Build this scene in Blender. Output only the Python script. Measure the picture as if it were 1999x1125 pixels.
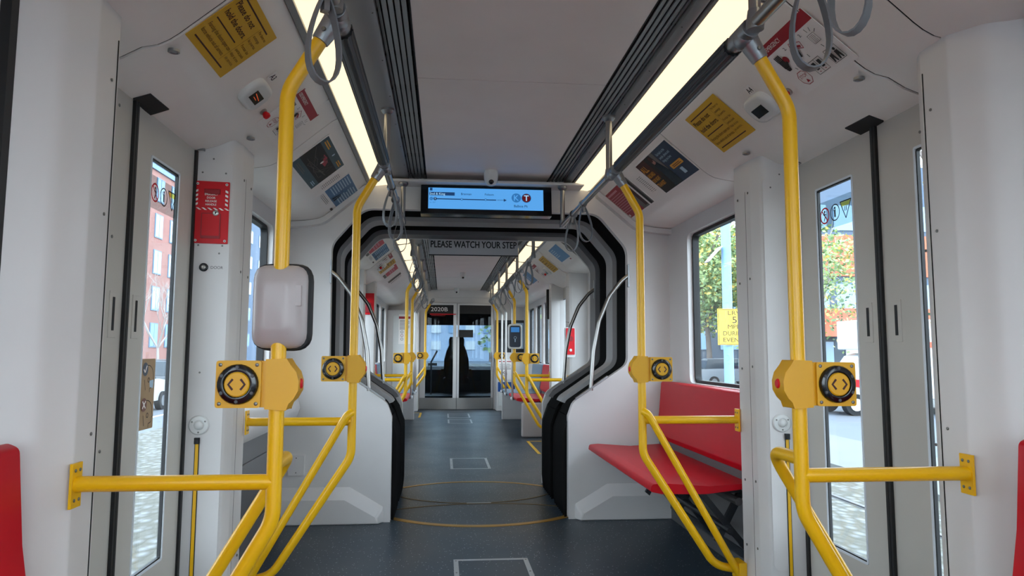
import bpy, bmesh, math, random
from mathutils import Vector, Matrix
PI = math.pi
for o in list(bpy.data.objects): bpy.data.objects.remove(o)
scn = bpy.context.scene
COL = scn.collection
random.seed(7)

# ------------------------------------------------------------------ camera
cam_d = bpy.data.cameras.new('camera'); cam = bpy.data.objects.new('camera', cam_d); COL.objects.link(cam); scn.camera = cam
cam_d.sensor_width = 36.0; cam_d.lens = 1381.842 / 1999 * 36.0
cam_d.shift_x = (999.5 - 990.754) / 1999; cam_d.shift_y = (554.3116 - 562.5) / 1999
cam_d.clip_start = 0.02; cam_d.clip_end = 600
def _cam():
    yaw, pit, rol = 0.0901124198512275, 0.09480929710463376, 0.003950954575512047
    cy, sy = math.cos(yaw), math.sin(yaw)
    fwd = Vector((sy*math.cos(pit), cy*math.cos(pit), math.sin(pit))); right = Vector((cy, -sy, 0)); up = right.cross(fwd)
    r2 = right*math.cos(rol) + up*math.sin(rol); u2 = -right*math.sin(rol) + up*math.cos(rol)
    m = Matrix((r2, u2, -fwd)).transposed().to_4x4(); m.translation = (-0.29, 0, 1.25); cam.matrix_world = m
_cam()
# ------------------------------------------------------------------ sky, exposure
w = bpy.data.worlds.new('sky'); scn.world = w; w.use_nodes = True
nt = w.node_tree; bg = nt.nodes['Background']; bg.inputs['Strength'].default_value = 8.0
tc = nt.nodes.new('ShaderNodeTexCoord'); sep = nt.nodes.new('ShaderNodeSeparateXYZ'); rp = nt.nodes.new('ShaderNodeValToRGB')
nt.links.new(tc.outputs['Generated'], sep.inputs[0]); nt.links.new(sep.outputs['Z'], rp.inputs[0]); nt.links.new(rp.outputs[0], bg.inputs['Color'])
rp.color_ramp.elements[0].position = 0.0; rp.color_ramp.elements[0].color = (0.86, 0.93, 1.0, 1)
rp.color_ramp.elements[1].position = 0.6; rp.color_ramp.elements[1].color = (0.74, 0.86, 1.0, 1)
vs = scn.view_settings; vs.view_transform = 'Standard'; vs.look = 'None'; vs.exposure = 0.0; vs.gamma = 1.0; vs.use_curve_mapping = False
scn.display_settings.display_device = 'sRGB'

# ------------------------------------------------------------------ materials
def lin(c):
    return tuple(((v/255)/12.92 if v/255 <= 0.04045 else ((v/255+0.055)/1.055)**2.4) for v in c)
MATS = {}
def mat(name, rgb, rough=0.5, metal=0.0, emis=None, es=0.0, bump=0.0, bscale=50.0, var=0.0, vscale=3.0, coat=0.0, spec=0.5):
    if name in MATS: return MATS[name]
    m = bpy.data.materials.new(name); m.use_nodes = True; n = m.node_tree; b = n.nodes['Principled BSDF']
    c = lin(rgb) + (1,)
    b.inputs['Base Color'].default_value = c; b.inputs['Roughness'].default_value = rough; b.inputs['Metallic'].default_value = metal
    b.inputs['Coat Weight'].default_value = coat; b.inputs['Specular IOR Level'].default_value = spec
    if emis: b.inputs['Emission Color'].default_value = lin(emis) + (1,); b.inputs['Emission Strength'].default_value = es
    if bump or var:
        t = n.nodes.new('ShaderNodeTexCoord')
    if bump:
        x = n.nodes.new('ShaderNodeTexNoise'); x.inputs['Scale'].default_value = bscale; x.inputs['Detail'].default_value = 3
        n.links.new(t.outputs['Object'], x.inputs['Vector']); bp = n.nodes.new('ShaderNodeBump'); bp.inputs['Strength'].default_value = bump; bp.inputs['Distance'].default_value = 0.002
        n.links.new(x.outputs['Fac'], bp.inputs['Height']); n.links.new(bp.outputs[0], b.inputs['Normal'])
    if var:
        x = n.nodes.new('ShaderNodeTexNoise'); x.inputs['Scale'].default_value = vscale; x.inputs['Detail'].default_value = 4
        n.links.new(t.outputs['Object'], x.inputs['Vector']); r = n.nodes.new('ShaderNodeValToRGB')
        r.color_ramp.elements[0].position = .3; r.color_ramp.elements[1].position = .7
        r.color_ramp.elements[0].color = tuple(v*(1-var) for v in c[:3]) + (1,); r.color_ramp.elements[1].color = tuple(min(1, v*(1+var)) for v in c[:3]) + (1,)
        n.links.new(x.outputs['Fac'], r.inputs[0]); n.links.new(r.outputs[0], b.inputs['Base Color'])
    MATS[name] = m; return m
WHITE = mat('white_panel', (238, 231, 225), 0.38, bump=.05, bscale=90, var=.03)
WALLW = mat('wall_panel', (212, 208, 206), 0.42, var=.03)
CEIL = mat('ceiling_panel', (238, 225, 219), 0.5, var=.03)
GREYP = mat('grey_panel', (128, 126, 126), 0.5)
DGREY = mat('dark_grey_panel', (88, 86, 87), 0.55)
STRIP = mat('aluminium_trim', (150, 150, 150), 0.42, 0.35)
DOORM = mat('door_panel', (192, 187, 179), 0.4, var=.02)
BLACK = mat('black_rubber', (16, 16, 18), 0.55)
BELL = mat('bellows_rubber', (11, 11, 12), 0.75, spec=.25, bump=.3, bscale=60)
GAP = mat('panel_gap', (14, 13, 13), 0.8)
YEL = mat('yellow_paint', (236, 180, 14), 0.29)
YELP = mat('yellow_plastic', (220, 162, 16), 0.4)
RED = mat('red_seat', (188, 5, 28), 0.38, var=.05, spec=.25)
BLUE = mat('blue_grey_seat', (110, 132, 152), 0.4)
CHR = mat('chrome', (165, 163, 160), 0.28, 1.0)
STEEL = mat('cast_metal', (150, 152, 155), 0.35, 0.85)
SLEEVE = mat('dark_sleeve', (48, 52, 57), 0.38, 0.3)
BSTEEL = mat('brushed_steel', (170, 168, 165), 0.3, 1.0, bump=.1, bscale=30)
STRAP = mat('strap_grey', (112, 114, 118), 0.5, bump=.1, bscale=200)
SCREW = mat('screw_metal', (120, 118, 114), 0.4, 0.8)
LAMP = mat('lamp_diffuser', (255, 240, 205), 0.5, emis=(255, 235, 196), es=1.18)
REDP = mat('red_paint', (206, 14, 28), 0.4, spec=.3)
DKRED = mat('dark_red', (150, 14, 28), 0.5)
VENT = mat('vent_slat', (138, 140, 142), 0.45, 0.3)
VENTD = mat('vent_dark', (26, 26, 28), 0.7)
PLASW = mat('white_plastic', (214, 214, 212), 0.35)
PLASG = mat('grey_plastic', (176, 166, 164), 0.34)
PY = mat('poster_yellow', (214, 166, 30), 0.45)
PBR = mat('poster_brown', (62, 24, 20), 0.6)
PBR2 = mat('poster_text_brown', (104, 66, 22), 0.6)
PW = mat('poster_white', (240, 234, 230), 0.45)
PR = mat('poster_red', (158, 22, 38), 0.45)
PK = mat('poster_black', (28, 26, 26), 0.6)
PN = mat('poster_navy', (28, 50, 76), 0.45)
PB = mat('poster_blue', (62, 110, 154), 0.45)
PG = mat('poster_grey', (110, 104, 100), 0.6)
PO = mat('poster_orange', (216, 150, 40), 0.5)
PT = mat('poster_teal', (58, 82, 92), 0.5)
PLB = mat('poster_pale_blue', (170, 196, 214), 0.5)
GLOSSK = mat('gloss_black', (12, 13, 16), 0.15)
SEATK = mat('black_fabric', (14, 14, 16), 0.8)
CAB = mat('cab_grey', (44, 48, 54), 0.5)
SIGNG = mat('sign_grey', (206, 204, 206), 0.4)
LEDO = mat('led_orange', (200, 90, 40), 0.5, emis=(230, 90, 30), es=.35)
SCR = mat('screen_blue', (30, 60, 90), 0.4, emis=(88, 166, 236), es=.95)
SCRD = mat('screen_dark_blue', (20, 40, 70), 0.4, emis=(24, 64, 112), es=.8)
SCRM = mat('screen_mid_blue', (20, 40, 70), 0.4, emis=(44, 116, 182), es=.9)
SCRW = mat('screen_pale', (120, 140, 150), 0.4, emis=(160, 206, 240), es=.95)
SCRR = mat('screen_red', (60, 10, 10), 0.4, emis=(96, 14, 18), es=.8)
def floor_mat():
    m = mat('floor_vinyl', (50, 57, 64), 0.4); n = m.node_tree; b = n.nodes['Principled BSDF']
    t = n.nodes.new('ShaderNodeTexCoord'); v = n.nodes.new('ShaderNodeTexVoronoi'); v.inputs['Scale'].default_value = 42
    n.links.new(t.outputs['Object'], v.inputs['Vector'])
    r = n.nodes.new('ShaderNodeValToRGB'); r.color_ramp.interpolation = 'CONSTANT'
    r.color_ramp.elements[0].color = (.62, .64, .64, 1); r.color_ramp.elements[1].position = .13; r.color_ramp.elements[1].color = (0, 0, 0, 1)
    n.links.new(v.outputs['Distance'], r.inputs[0])
    x = n.nodes.new('ShaderNodeTexNoise'); x.inputs['Scale'].default_value = 1.7; x.inputs['Detail'].default_value = 5; n.links.new(t.outputs['Object'], x.inputs['Vector'])
    r2 = n.nodes.new('ShaderNodeValToRGB'); r2.color_ramp.elements[0].color = lin((38, 49, 58)) + (1,); r2.color_ramp.elements[1].color = lin((54, 68, 80)) + (1,)
    n.links.new(x.outputs['Fac'], r2.inputs[0])
    a = n.nodes.new('ShaderNodeMixRGB'); a.blend_type = 'ADD'; a.inputs[0].default_value = .7; n.links.new(r2.outputs[0], a.inputs[1]); n.links.new(r.outputs[0], a.inputs[2])
    n.links.new(a.outputs[0], b.inputs['Base Color'])
    r3 = n.nodes.new('ShaderNodeMapRange'); r3.inputs[3].default_value = .3; r3.inputs[4].default_value = .5; n.links.new(x.outputs['Fac'], r3.inputs[0]); n.links.new(r3.outputs[0], b.inputs['Roughness'])
    return m
FLOOR = floor_mat()
def glass_mat(name, tint, refl=1.0):
    m = bpy.data.materials.new(name); m.use_nodes = True; n = m.node_tree; n.nodes.clear()
    o = n.nodes.new('ShaderNodeOutputMaterial'); t = n.nodes.new('ShaderNodeBsdfTransparent'); g = n.nodes.new('ShaderNodeBsdfGlossy'); mx = n.nodes.new('ShaderNodeMixShader'); f = n.nodes.new('ShaderNodeFresnel')
    t.inputs[0].default_value = tint + (1,); g.inputs['Roughness'].default_value = 0.02; f.inputs[0].default_value = 1.45
    ge = n.nodes.new('ShaderNodeNewGeometry'); mr = n.nodes.new('ShaderNodeMapRange'); mr.inputs[3].default_value = 1.45; mr.inputs[4].default_value = 1/1.45   # thin pane: same reflectance on both faces
    n.links.new(ge.outputs['Backfacing'], mr.inputs[0]); n.links.new(mr.outputs[0], f.inputs[0])
    mu = n.nodes.new('ShaderNodeMath'); mu.operation = 'MULTIPLY'; mu.inputs[1].default_value = refl * .6
    n.links.new(f.outputs[0], mu.inputs[0]); n.links.new(mu.outputs[0], mx.inputs[0]); n.links.new(t.outputs[0], mx.inputs[1]); n.links.new(g.outputs[0], mx.inputs[2]); n.links.new(mx.outputs[0], o.inputs[0])
    return m
GLASS = glass_mat('window_glass', (.93, .97, .98)); CABGLASS = glass_mat('cab_door_glass', (.50, .56, .60), .7)
FILM = glass_mat('decal_film', (.72, .76, .76), .3)

# ------------------------------------------------------------------ mesh builder
_txt = {}
def text_geo(s, bold=0.0):
    k = (s, bold)
    if k not in _txt:
        c = bpy.data.curves.new('t', 'FONT'); c.body = s; c.offset = bold; c.resolution_u = 3
        o = bpy.data.objects.new('t', c); COL.objects.link(o); dg = bpy.context.evaluated_depsgraph_get(); me = bpy.data.meshes.new_from_object(o.evaluated_get(dg))
        vs_ = [(v.co.x, v.co.y) for v in me.vertices]; fs = [tuple(p.vertices) for p in me.polygons]
        bpy.data.objects.remove(o); bpy.data.curves.remove(c); bpy.data.meshes.remove(me)
        x0 = min(v[0] for v in vs_); x1 = max(v[0] for v in vs_)
        _txt[k] = ([((x-x0)/.7, y/.7) for x, y in vs_], fs, (x1-x0)/.7)
    return _txt[k]
def fillet(pts, r, n=6):
    P = [Vector(p) for p in pts]
    if r <= 0: return P
    out = [P[0]]
    for i in range(1, len(P)-1):
        a, b, c = P[i-1], P[i], P[i+1]; u = (a-b); v = (c-b); lu, lv = u.length, v.length; u.normalize(); v.normalize()
        ang = u.angle(v, PI)
        if ang > PI-.02: out.append(b); continue
        d = min(r/math.tan(ang/2), lu*.48, lv*.48); p, q = b+u*d, b+v*d
        for k in range(n+1):
            t = k/n; out.append((1-t)**2*p + 2*t*(1-t)*b + t*t*q)
    out.append(P[-1]); return out
def round_poly(pts, r, n=5):
    P = [Vector((p[0], p[1])) for p in pts]; N = len(P); out = []
    rr = r if isinstance(r, (list, tuple)) else [r]*N
    for i in range(N):
        a, b, c = P[i-1], P[i], P[(i+1) % N]; u = a-b; v = c-b; lu, lv = u.length, v.length; u.normalize(); v.normalize()
        if rr[i] <= 0: out.append(tuple(b)); continue
        ang = u.angle(v, PI); d = min(rr[i]/max(math.tan(ang/2), 1e-4), lu*.49, lv*.49)
        p, q = b+u*d, b+v*d
        for k in range(n+1):
            t = k/n; w_ = (1-t)**2*p + 2*t*(1-t)*b + t*t*q; out.append((w_.x, w_.y))
    return out
class MB:
    def __init__(s): s.v = []; s.f = []; s.fm = []; s.mats = []
    def mi(s, m):
        if m not in s.mats: s.mats.append(m)
        return s.mats.index(m)
    def add(s, vs_, fs, m):
        b = len(s.v); i = s.mi(m)
        s.v += [tuple(v) for v in vs_]
        for f in fs: s.f.append(tuple(b+k for k in f)); s.fm.append(i)
        return s
    def box(s, x0, x1, y0, y1, z0, z1, m):
        vs_ = [(x, y, z) for x in (x0, x1) for y in (y0, y1) for z in (z0, z1)]
        return s.add(vs_, [(0, 1, 3, 2), (4, 6, 7, 5), (0, 4, 5, 1), (2, 3, 7, 6), (0, 2, 6, 4), (1, 5, 7, 3)], m)
    def tube(s, pts, r, m, seg=14, fil=0, cap=True, n=6):
        P = fillet(pts, fil, n); N = len(P); rr = r if isinstance(r, (list, tuple)) else [r]*N
        if len(rr) != N: rr = [rr[0] + (rr[-1]-rr[0])*i/(N-1) for i in range(N)]
        T = [((P[min(i+1, N-1)]-P[i]).normalized() + (P[i]-P[max(i-1, 0)]).normalized()).normalized() for i in range(N)]
        up = Vector((0, 0, 1)) if abs(T[0].z) < .9 else Vector((1, 0, 0)); nrm = T[0].cross(up).normalized(); vs_ = []
        for i in range(N):
            if i: nrm = (nrm - T[i]*nrm.dot(T[i])).normalized()
            bn = T[i].cross(nrm)
            for k in range(seg):
                a = 2*PI*k/seg; vs_.append(P[i] + (nrm*math.cos(a) + bn*math.sin(a))*rr[i])
        fs = [(i*seg+k, i*seg+(k+1) % seg, (i+1)*seg+(k+1) % seg, (i+1)*seg+k) for i in range(N-1) for k in range(seg)]
        if cap: fs += [tuple(range(seg))[::-1], tuple((N-1)*seg+k for k in range(seg))]
        return s.add(vs_, fs, m)
    def ribbon(s, pts, wdir, w_, t, m, closed=False):
        P = [Vector(p) for p in pts]; N = len(P); wd = Vector(wdir).normalized(); vs_ = []
        for i in range(N):
            a, c = (P[i-1], P[(i+1) % N]) if closed else (P[max(i-1, 0)], P[min(i+1, N-1)])
            T = (c-a).normalized(); nn = T.cross(wd).normalized(); ww = nn.cross(T).normalized()
            for su, sv in ((-1, -1), (1, -1), (1, 1), (-1, 1)): vs_.append(P[i] + ww*su*w_/2 + nn*sv*t/2)
        M_ = N if closed else N-1
        fs = [(i*4+k, i*4+(k+1) % 4, ((i+1) % N)*4+(k+1) % 4, ((i+1) % N)*4+k) for i in range(M_) for k in range(4)]
        if not closed: fs += [(3, 2, 1, 0), tuple((N-1)*4+k for k in range(4))]
        return s.add(vs_, fs, m)
    def prism(s, poly, ax, a, b, m, m2=None):
        """poly: 2D points; ax 0: (y,z) along x, 1: (x,z) along y, 2: (x,y) along z"""
        def p3(p, t): return (t, p[0], p[1]) if ax == 0 else (p[0], t, p[1]) if ax == 1 else (p[0], p[1], t)
        n = len(poly); s.add([p3(p, a) for p in poly] + [p3(p, b) for p in poly], [(i, (i+1) % n, n+(i+1) % n, n+i) for i in range(n)], m)
        s.add([p3(p, a) for p in poly], [tuple(range(n))], m2 or m); s.add([p3(p, b) for p in poly], [tuple(range(n))[::-1]], m2 or m)
        return s
    def loft(s, loops, m, cap0=True, cap1=True):
        n = len(loops[0]); vs_ = [p for l in loops for p in l]
        fs = [(i*n+k, i*n+(k+1) % n, (i+1)*n+(k+1) % n, (i+1)*n+k) for i in range(len(loops)-1) for k in range(n)]
        if cap0: fs.append(tuple(range(n))[::-1])
        if cap1: fs.append(tuple((len(loops)-1)*n+k for k in range(n)))
        return s.add(vs_, fs, m)
    def cyl(s, p0, p1, r, m, seg=20): return s.tube([p0, p1], r, m, seg)
    def lathe(s, c, axis, prof, m, seg=24):
        ax = Vector(axis).normalized(); u = ax.orthogonal().normalized(); v = ax.cross(u); c = Vector(c)
        loops = [[c + ax*h + (u*math.cos(2*PI*k/seg) + v*math.sin(2*PI*k/seg))*r for k in range(seg)] for r, h in prof]
        return s.loft(loops, m)
    def ball(s, c, r, m, sc=(1, 1, 1), seg=16):
        prof = [(max(.001, math.sin(PI*i/10)), -math.cos(PI*i/10)) for i in range(11)]
        b = len(s.v); s.lathe((0, 0, 0), (0, 0, 1), prof, m, seg)
        for i in range(b, len(s.v)):
            v = s.v[i]; s.v[i] = (c[0]+v[0]*r*sc[0], c[1]+v[1]*r*sc[1], c[2]+v[2]*r*sc[2])
        return s
    def build(s, name, parent=None, bevel=0.0, smooth=35, loc=None, seg=2):
        me = bpy.data.meshes.new(name); off = Vector((0, 0, 0)); root = parent
        while root is not None and root.parent is not None: root = root.parent
        if root is not None: off = Vector(root.location)
        elif loc is not None: off = Vector(loc)
        me.from_pydata([tuple(Vector(v)-off) for v in s.v], [], s.f)
        for m in s.mats: me.materials.append(m)
        me.polygons.foreach_set('material_index', s.fm)
        bm = bmesh.new(); bm.from_mesh(me); bmesh.ops.recalc_face_normals(bm, faces=bm.faces); bm.to_mesh(me); bm.free()
        me.polygons.foreach_set('use_smooth', [True]*len(me.polygons)); me.set_sharp_from_angle(angle=math.radians(smooth))
        o = bpy.data.objects.new(name, me); COL.objects.link(o)
        if parent is not None: o.parent = parent
        elif loc is not None: o.location = off
        if bevel:
            b = o.modifiers.new('b', 'BEVEL'); b.width = bevel; b.segments = seg; b.limit_method = 'ANGLE'; b.angle_limit = math.radians(40); b.harden_normals = True
        return o
class Card(MB):
    """flat printed thing in a frame of its own: O corner centre, u right, v up"""
    def __init__(s, O, u, v, mir=False):
        super().__init__(); s.O = Vector(O); s.u = Vector(u).normalized(); s.v_ = Vector(v).normalized(); s.n = s.u.cross(s.v_); s.z = .0012
    def P(s, x, y, z): return s.O + s.u*x + s.v_*y + s.n*z
    def slab(s, w_, h, t, m, r=.004):
        pl = round_poly([(-w_/2, -h/2), (w_/2, -h/2), (w_/2, h/2), (-w_/2, h/2)], r)
        n = len(pl); s.add([s.P(x, y, 0) for x, y in pl] + [s.P(x, y, t) for x, y in pl], [(i, (i+1) % n, n+(i+1) % n, n+i) for i in range(n)] + [tuple(range(n))[::-1], tuple(range(n, 2*n))], m); s.z = t+.0004; return s
    def poly(s, pts, m):
        s.add([s.P(x, y, s.z) for x, y in pts], [tuple(range(len(pts)))], m); s.z += .00015; return s
    def rect(s, cx, cy, w_, h, m, rot=0, r=0):
        pts = [(-w_/2, -h/2), (w_/2, -h/2), (w_/2, h/2), (-w_/2, h/2)]
        if r: pts = round_poly(pts, r)
        c, q = math.cos(rot), math.sin(rot); return s.poly([(cx+x*c-y*q, cy+x*q+y*c) for x, y in pts], m)
    def disc(s, cx, cy, r, m, n=20, ry=None): return s.poly([(cx+r*math.cos(2*PI*k/n), cy+(ry or r)*math.sin(2*PI*k/n)) for k in range(n)], m)
    def ring(s, cx, cy, r, t, m, n=20, ph=0):
        a = [s.P(cx+r*math.cos(2*PI*k/n+ph), cy+r*math.sin(2*PI*k/n+ph), s.z) for k in range(n)]; b = [s.P(cx+(r-t)*math.cos(2*PI*k/n+ph), cy+(r-t)*math.sin(2*PI*k/n+ph), s.z) for k in range(n)]
        s.add(a+b, [(k, (k+1) % n, n+(k+1) % n, n+k) for k in range(n)], m); s.z += .00015; return s
    def line(s, pts, t, m):
        for a, b in zip(pts, pts[1:]):
            dx, dy = b[0]-a[0], b[1]-a[1]; L = math.hypot(dx, dy) or 1e-6; px, py = -dy/L*t/2, dx/L*t/2
            s.add([s.P(a[0]+px, a[1]+py, s.z), s.P(a[0]-px, a[1]-py, s.z), s.P(b[0]-px, b[1]-py, s.z), s.P(b[0]+px, b[1]+py, s.z)], [(0, 1, 2, 3)], m)
        s.z += .00015; return s
    def text(s, st, x, y, h, m, xs=1.0, al='L', bold=0.0, w_=None, rot=0):
        vs_, fs, W = text_geo(st, 0.0)
        if w_: xs = w_/(W*h)
        dx = 0 if al == 'L' else -W*h*xs/2 if al == 'C' else -W*h*xs; c, q = math.cos(rot), math.sin(rot)
        for ox, oy in (((-1, 0), (1, 0), (0, 1), (0, -1)) if bold else ((0, 0),)):   # heavier strokes: four copies shifted by a fraction of the cap height
            ax_, ay_ = ox*bold*h*.8, oy*bold*h*.8
            s.add([s.P(x+(a*h*xs+dx+ax_)*c-(b*h+ay_)*q, y+(a*h*xs+dx+ax_)*q+(b*h+ay_)*c, s.z) for a, b in vs_], fs, m); s.z += .00004
        s.z += .00012; return s
    def lines(s, x, y, w_, n, dy, t, m):
        for i in range(n): s.rect(x+w_/2*(1 if i % 3 else .9), y-i*dy, w_*(1 if i % 3 else .9), t, m)
        return s
def empty(name, loc, label=None, cat=None, group=None, kind=None):
    o = bpy.data.objects.new(name, None); o.empty_display_size = .05; COL.objects.link(o); o.location = loc; return tag(o, label, cat, group, kind)
def tag(o, label=None, cat=None, group=None, kind=None):
    if label: o['label'] = label
    if cat: o['category'] = cat
    if group: o['group'] = group
    if kind: o['kind'] = kind
    return o
def struct(o): o['kind'] = 'structure'; return o
def copy_tree(o, parent=None):
    c = o.copy(); COL.objects.link(c); c.parent = parent
    for ch in list(o.children): copy_tree(ch, c)
    return c
MIR = 12.2
def fy(far): return (lambda y: MIR-y) if far else (lambda y: y)
# ================================================================== THE CAR BODY (structure)
YB, YE = -2.6, 15.45        # back end behind the camera, far cab bulkhead
# floor
m = MB(); m.box(-1.46, 1.46, YB, YE, -.12, 0, FLOOR); struct(m.build('floor'))
# ceiling: central panels with hairline seams
k = 0
m = MB()
for a, b in ((YB, .6), (.6, 3.35), (3.35, 5.40), (6.80, 7.9), (7.9, 10.2), (10.2, 12.7), (12.7, 15.1), (15.1, 15.45)):
    m.box(-.43, .50, a+.003, b-.003, 2.568, 2.60, CEIL)
m.box(-.43, .50, YB, 5.38, 2.58, 2.61, GAP); m.box(-.43, .50, 6.85, 15.45, 2.58, 2.61, GAP)
m.box(-1.5, 1.5, YB, YE, 2.72, 2.76, CEIL)
struct(m.build('ceiling'))
XC = .035
# linear vents
def vent(s, y0, y1, label):
    x0, x1 = .465, .60
    e = empty('ceiling_vent', (XC+s*.53, (y0+y1)/2, 2.6), label, 'air vent', 'linear ceiling vents')
    m = MB(); m.box(min(XC+s*x0, XC+s*x1), max(XC+s*x0, XC+s*x1), y0, y1, 2.60, 2.62, VENTD)
    m.box(*sorted((XC+s*x0, XC+s*(x0+.006))), y0, y1, 2.566, 2.61, VENTD)
    yy = y0+.25
    while yy < y1: m.box(*sorted((XC+s*x0, XC+s*x1)), yy, yy+.008, 2.575, 2.60, VENTD); yy += .42
    m.build('vent_housing', e)
    for i in range(5):
        xx = x0+.016+i*.0255; w2 = .0195 if i < 4 else .012
        m = MB(); m.prism([(XC+s*xx, 2.566), (XC+s*(xx+w2), 2.572), (XC+s*(xx+w2), 2.596), (XC+s*(xx+w2-.004), 2.596), (XC+s*xx, 2.574)], 1, y0, y1, VENT); m.build('vent_slat', e)
for s in (-1, 1):
    sd = 'left' if s < 0 else 'right'
    vent(s, YB, 5.38, f'long slatted air vent beside the {sd} lights of the near ceiling')
    vent(s, 6.85, 15.42, f'slatted air vent beside the {sd} lights of the car beyond the gangway')
# metal trim strip between vent and lamp, lamp trough edges
for s in (-1, 1):
    for y0, y1 in ((YB, 5.38), (6.85, 15.42)):
        m = MB()
        m.prism([(s*(.60+s*XC), 2.60), (s*(.60+s*XC), 2.552), (s*(.625+s*XC), 2.536), (s*.672, 2.536), (s*.685, 2.55), (s*.685, 2.60)], 1, y0, y1, STRIP)
        m.prism([(s*.685, 2.60), (s*.685, 2.532), (s*.697, 2.528), (s*.697, 2.60)], 1, y0, y1, GREYP)
        m.prism([(s*.843, 2.60), (s*.843, 2.50), (s*.868, 2.492), (s*.872, 2.60)], 1, y0, y1, STRIP)
        yy = y0+.3
        while yy < y1: m.lathe((s*(.612+s*XC), yy, 2.546), (0, 0, -1), [(.004, 0), (.004, .003), (.002, .004)], SCREW, 8); yy += .45
        struct(m.build('ceiling_trim'))
# lamp strips
def lamp(s, y0, y1, label, grp):
    e = empty('ceiling_light', (s*.77, (y0+y1)/2, 2.55), label, 'ceiling light', grp)
    m = MB(); m.prism([(s*.699, 2.58), (s*.699, 2.524), (s*.72, 2.514), (s*.82, 2.502), (s*.841, 2.508), (s*.841, 2.58)], 1, y0+.004, y1-.004, LAMP); m.build('diffuser', e)
    for y in (y0, y1-.006): m = MB(); m.prism([(s*.698, 2.585), (s*.698, 2.521), (s*.842, 2.499), (s*.842, 2.585)], 1, y, y+.006, STRIP); m.build('end_cap', e)
for s in (-1, 1):
    sd = 'left' if s < 0 else 'right'
    lamp(s, YB, 2.33, f'warm strip light above the {sd} grab pole nearest the camera, cut by the frame top', 'near ceiling lights')
    lamp(s, 2.34, 5.38, f'long warm strip light along the near {sd} side, running up to the gangway', 'near ceiling lights')
    ys = [6.9, 8.4, 9.9, 11.4, 12.9, 14.4, 15.4]
    for i in range(6):
        lamp(s, ys[i]+.03, ys[i+1]-.03, f'warm strip light on the {sd} side of the far car, ' + ['first', 'second', 'third', 'fourth', 'fifth', 'last'][i] + ' one past the gangway', 'far ceiling lights')
# cove panels
def cove_prof(dx=0.0, door=True):
    e = (1.47, 2.135) if door else (1.52, 2.20)
    p = [(.874, 2.500), (.90, 2.487), (.95, 2.446), (1.10, 2.319), (1.155, 2.272), (1.185, 2.250), (1.22, 2.232), (1.27, 2.221), (1.33, e[1]+(2.221-e[1])*.6), e]
    return p
def cove(s, y0, y1, door, name, lift=0.0):
    p = cove_prof(0, door); p = [(x-lift*.5, z-lift*.6) if 0 < i < len(p)-1 else (x, z) for i, (x, z) in enumerate(p)]
    q = p + [(p[-1][0], 2.6), (p[0][0], 2.6)]
    m = MB(); m.prism([(s*x, z) for x, z in q], 1, y0, y1, WHITE); return struct(m.build(name, smooth=50, bevel=.0015))
for s in (-1, 1):
    sd = 'left' if s < 0 else 'right'
    segs = [(YB, 1.989, 0), (1.997, 2.295, 2), (2.303, 3.499, 1), (3.507, 3.799, 0), (3.807, 5.40, 0),
            (6.80, 8.39, 0), (8.396, 8.69, 0), (8.696, 9.90, 1), (9.906, 10.2, 2), (10.206, 12.7, 0), (12.706, 15.42, 0)]
    for y0, y1, d in segs: cove(s, y0, y1, d, 'ceiling_cove_panel', .006 if d == 1 else 0.0)
    m = MB()
    for ys_ in (1.993, 2.299, 3.503, 3.803, 8.393, 8.693, 9.903, 10.203, 12.703): m.prism([(s*x, z+.0035) for x, z in cove_prof(0, ys_ < 3 or 9 < ys_ < 10.1)] + [(s*1.47, 2.3), (s*.874, 2.52)], 1, ys_-.008, ys_+.008, GAP)
    for y0, y1 in ((YB, 5.4), (6.8, 15.42)):
        m.prism([(s*x, z+.012) for x, z in cove_prof(0, False)] + [(s*1.52, 2.55), (s*.874, 2.55)], 1, y0, y1, GAP)
    struct(m.build('ceiling_backing'))
# ---------------- pillars, side walls, doors
def pillar2(s, far):
    Y = fy(far)
    pl = round_poly([(1.50, 3.262), (1.262, 3.292), (1.247, 3.40), (1.250, 3.600), (1.280, 3.618), (1.50, 3.69)], [0, .045, .02, .012, .02, 0])
    m = MB(); m.prism([(s*x, Y(y)) for x, y in pl], 2, 0.0, 2.24, WALLW)
    o = struct(m.build('trim_pillar', smooth=40))
    # screws on the inner face
    m = MB()
    for z in (2.06, 1.62, 1.18, .62, .3):
        for y in (3.425, 3.55): m.lathe((s*1.2475, Y(y), z-(y-3.4)*.1), (-s, 0, 0), [(.0065, 0), (.0065, .002), (.003, .003)], SCREW, 8)
    m.box(*sorted((s*1.2475, s*1.2555)), *sorted((Y(3.458), Y(3.461))), 0, 2.07, GAP)
    m.build('panel_seam', o)
    m = MB(); m.box(*sorted((s*1.41, s*1.47)), *sorted((Y(3.245), Y(3.268))), 0, 2.15, BLACK); m.build('gasket', o)
    return o
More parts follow.
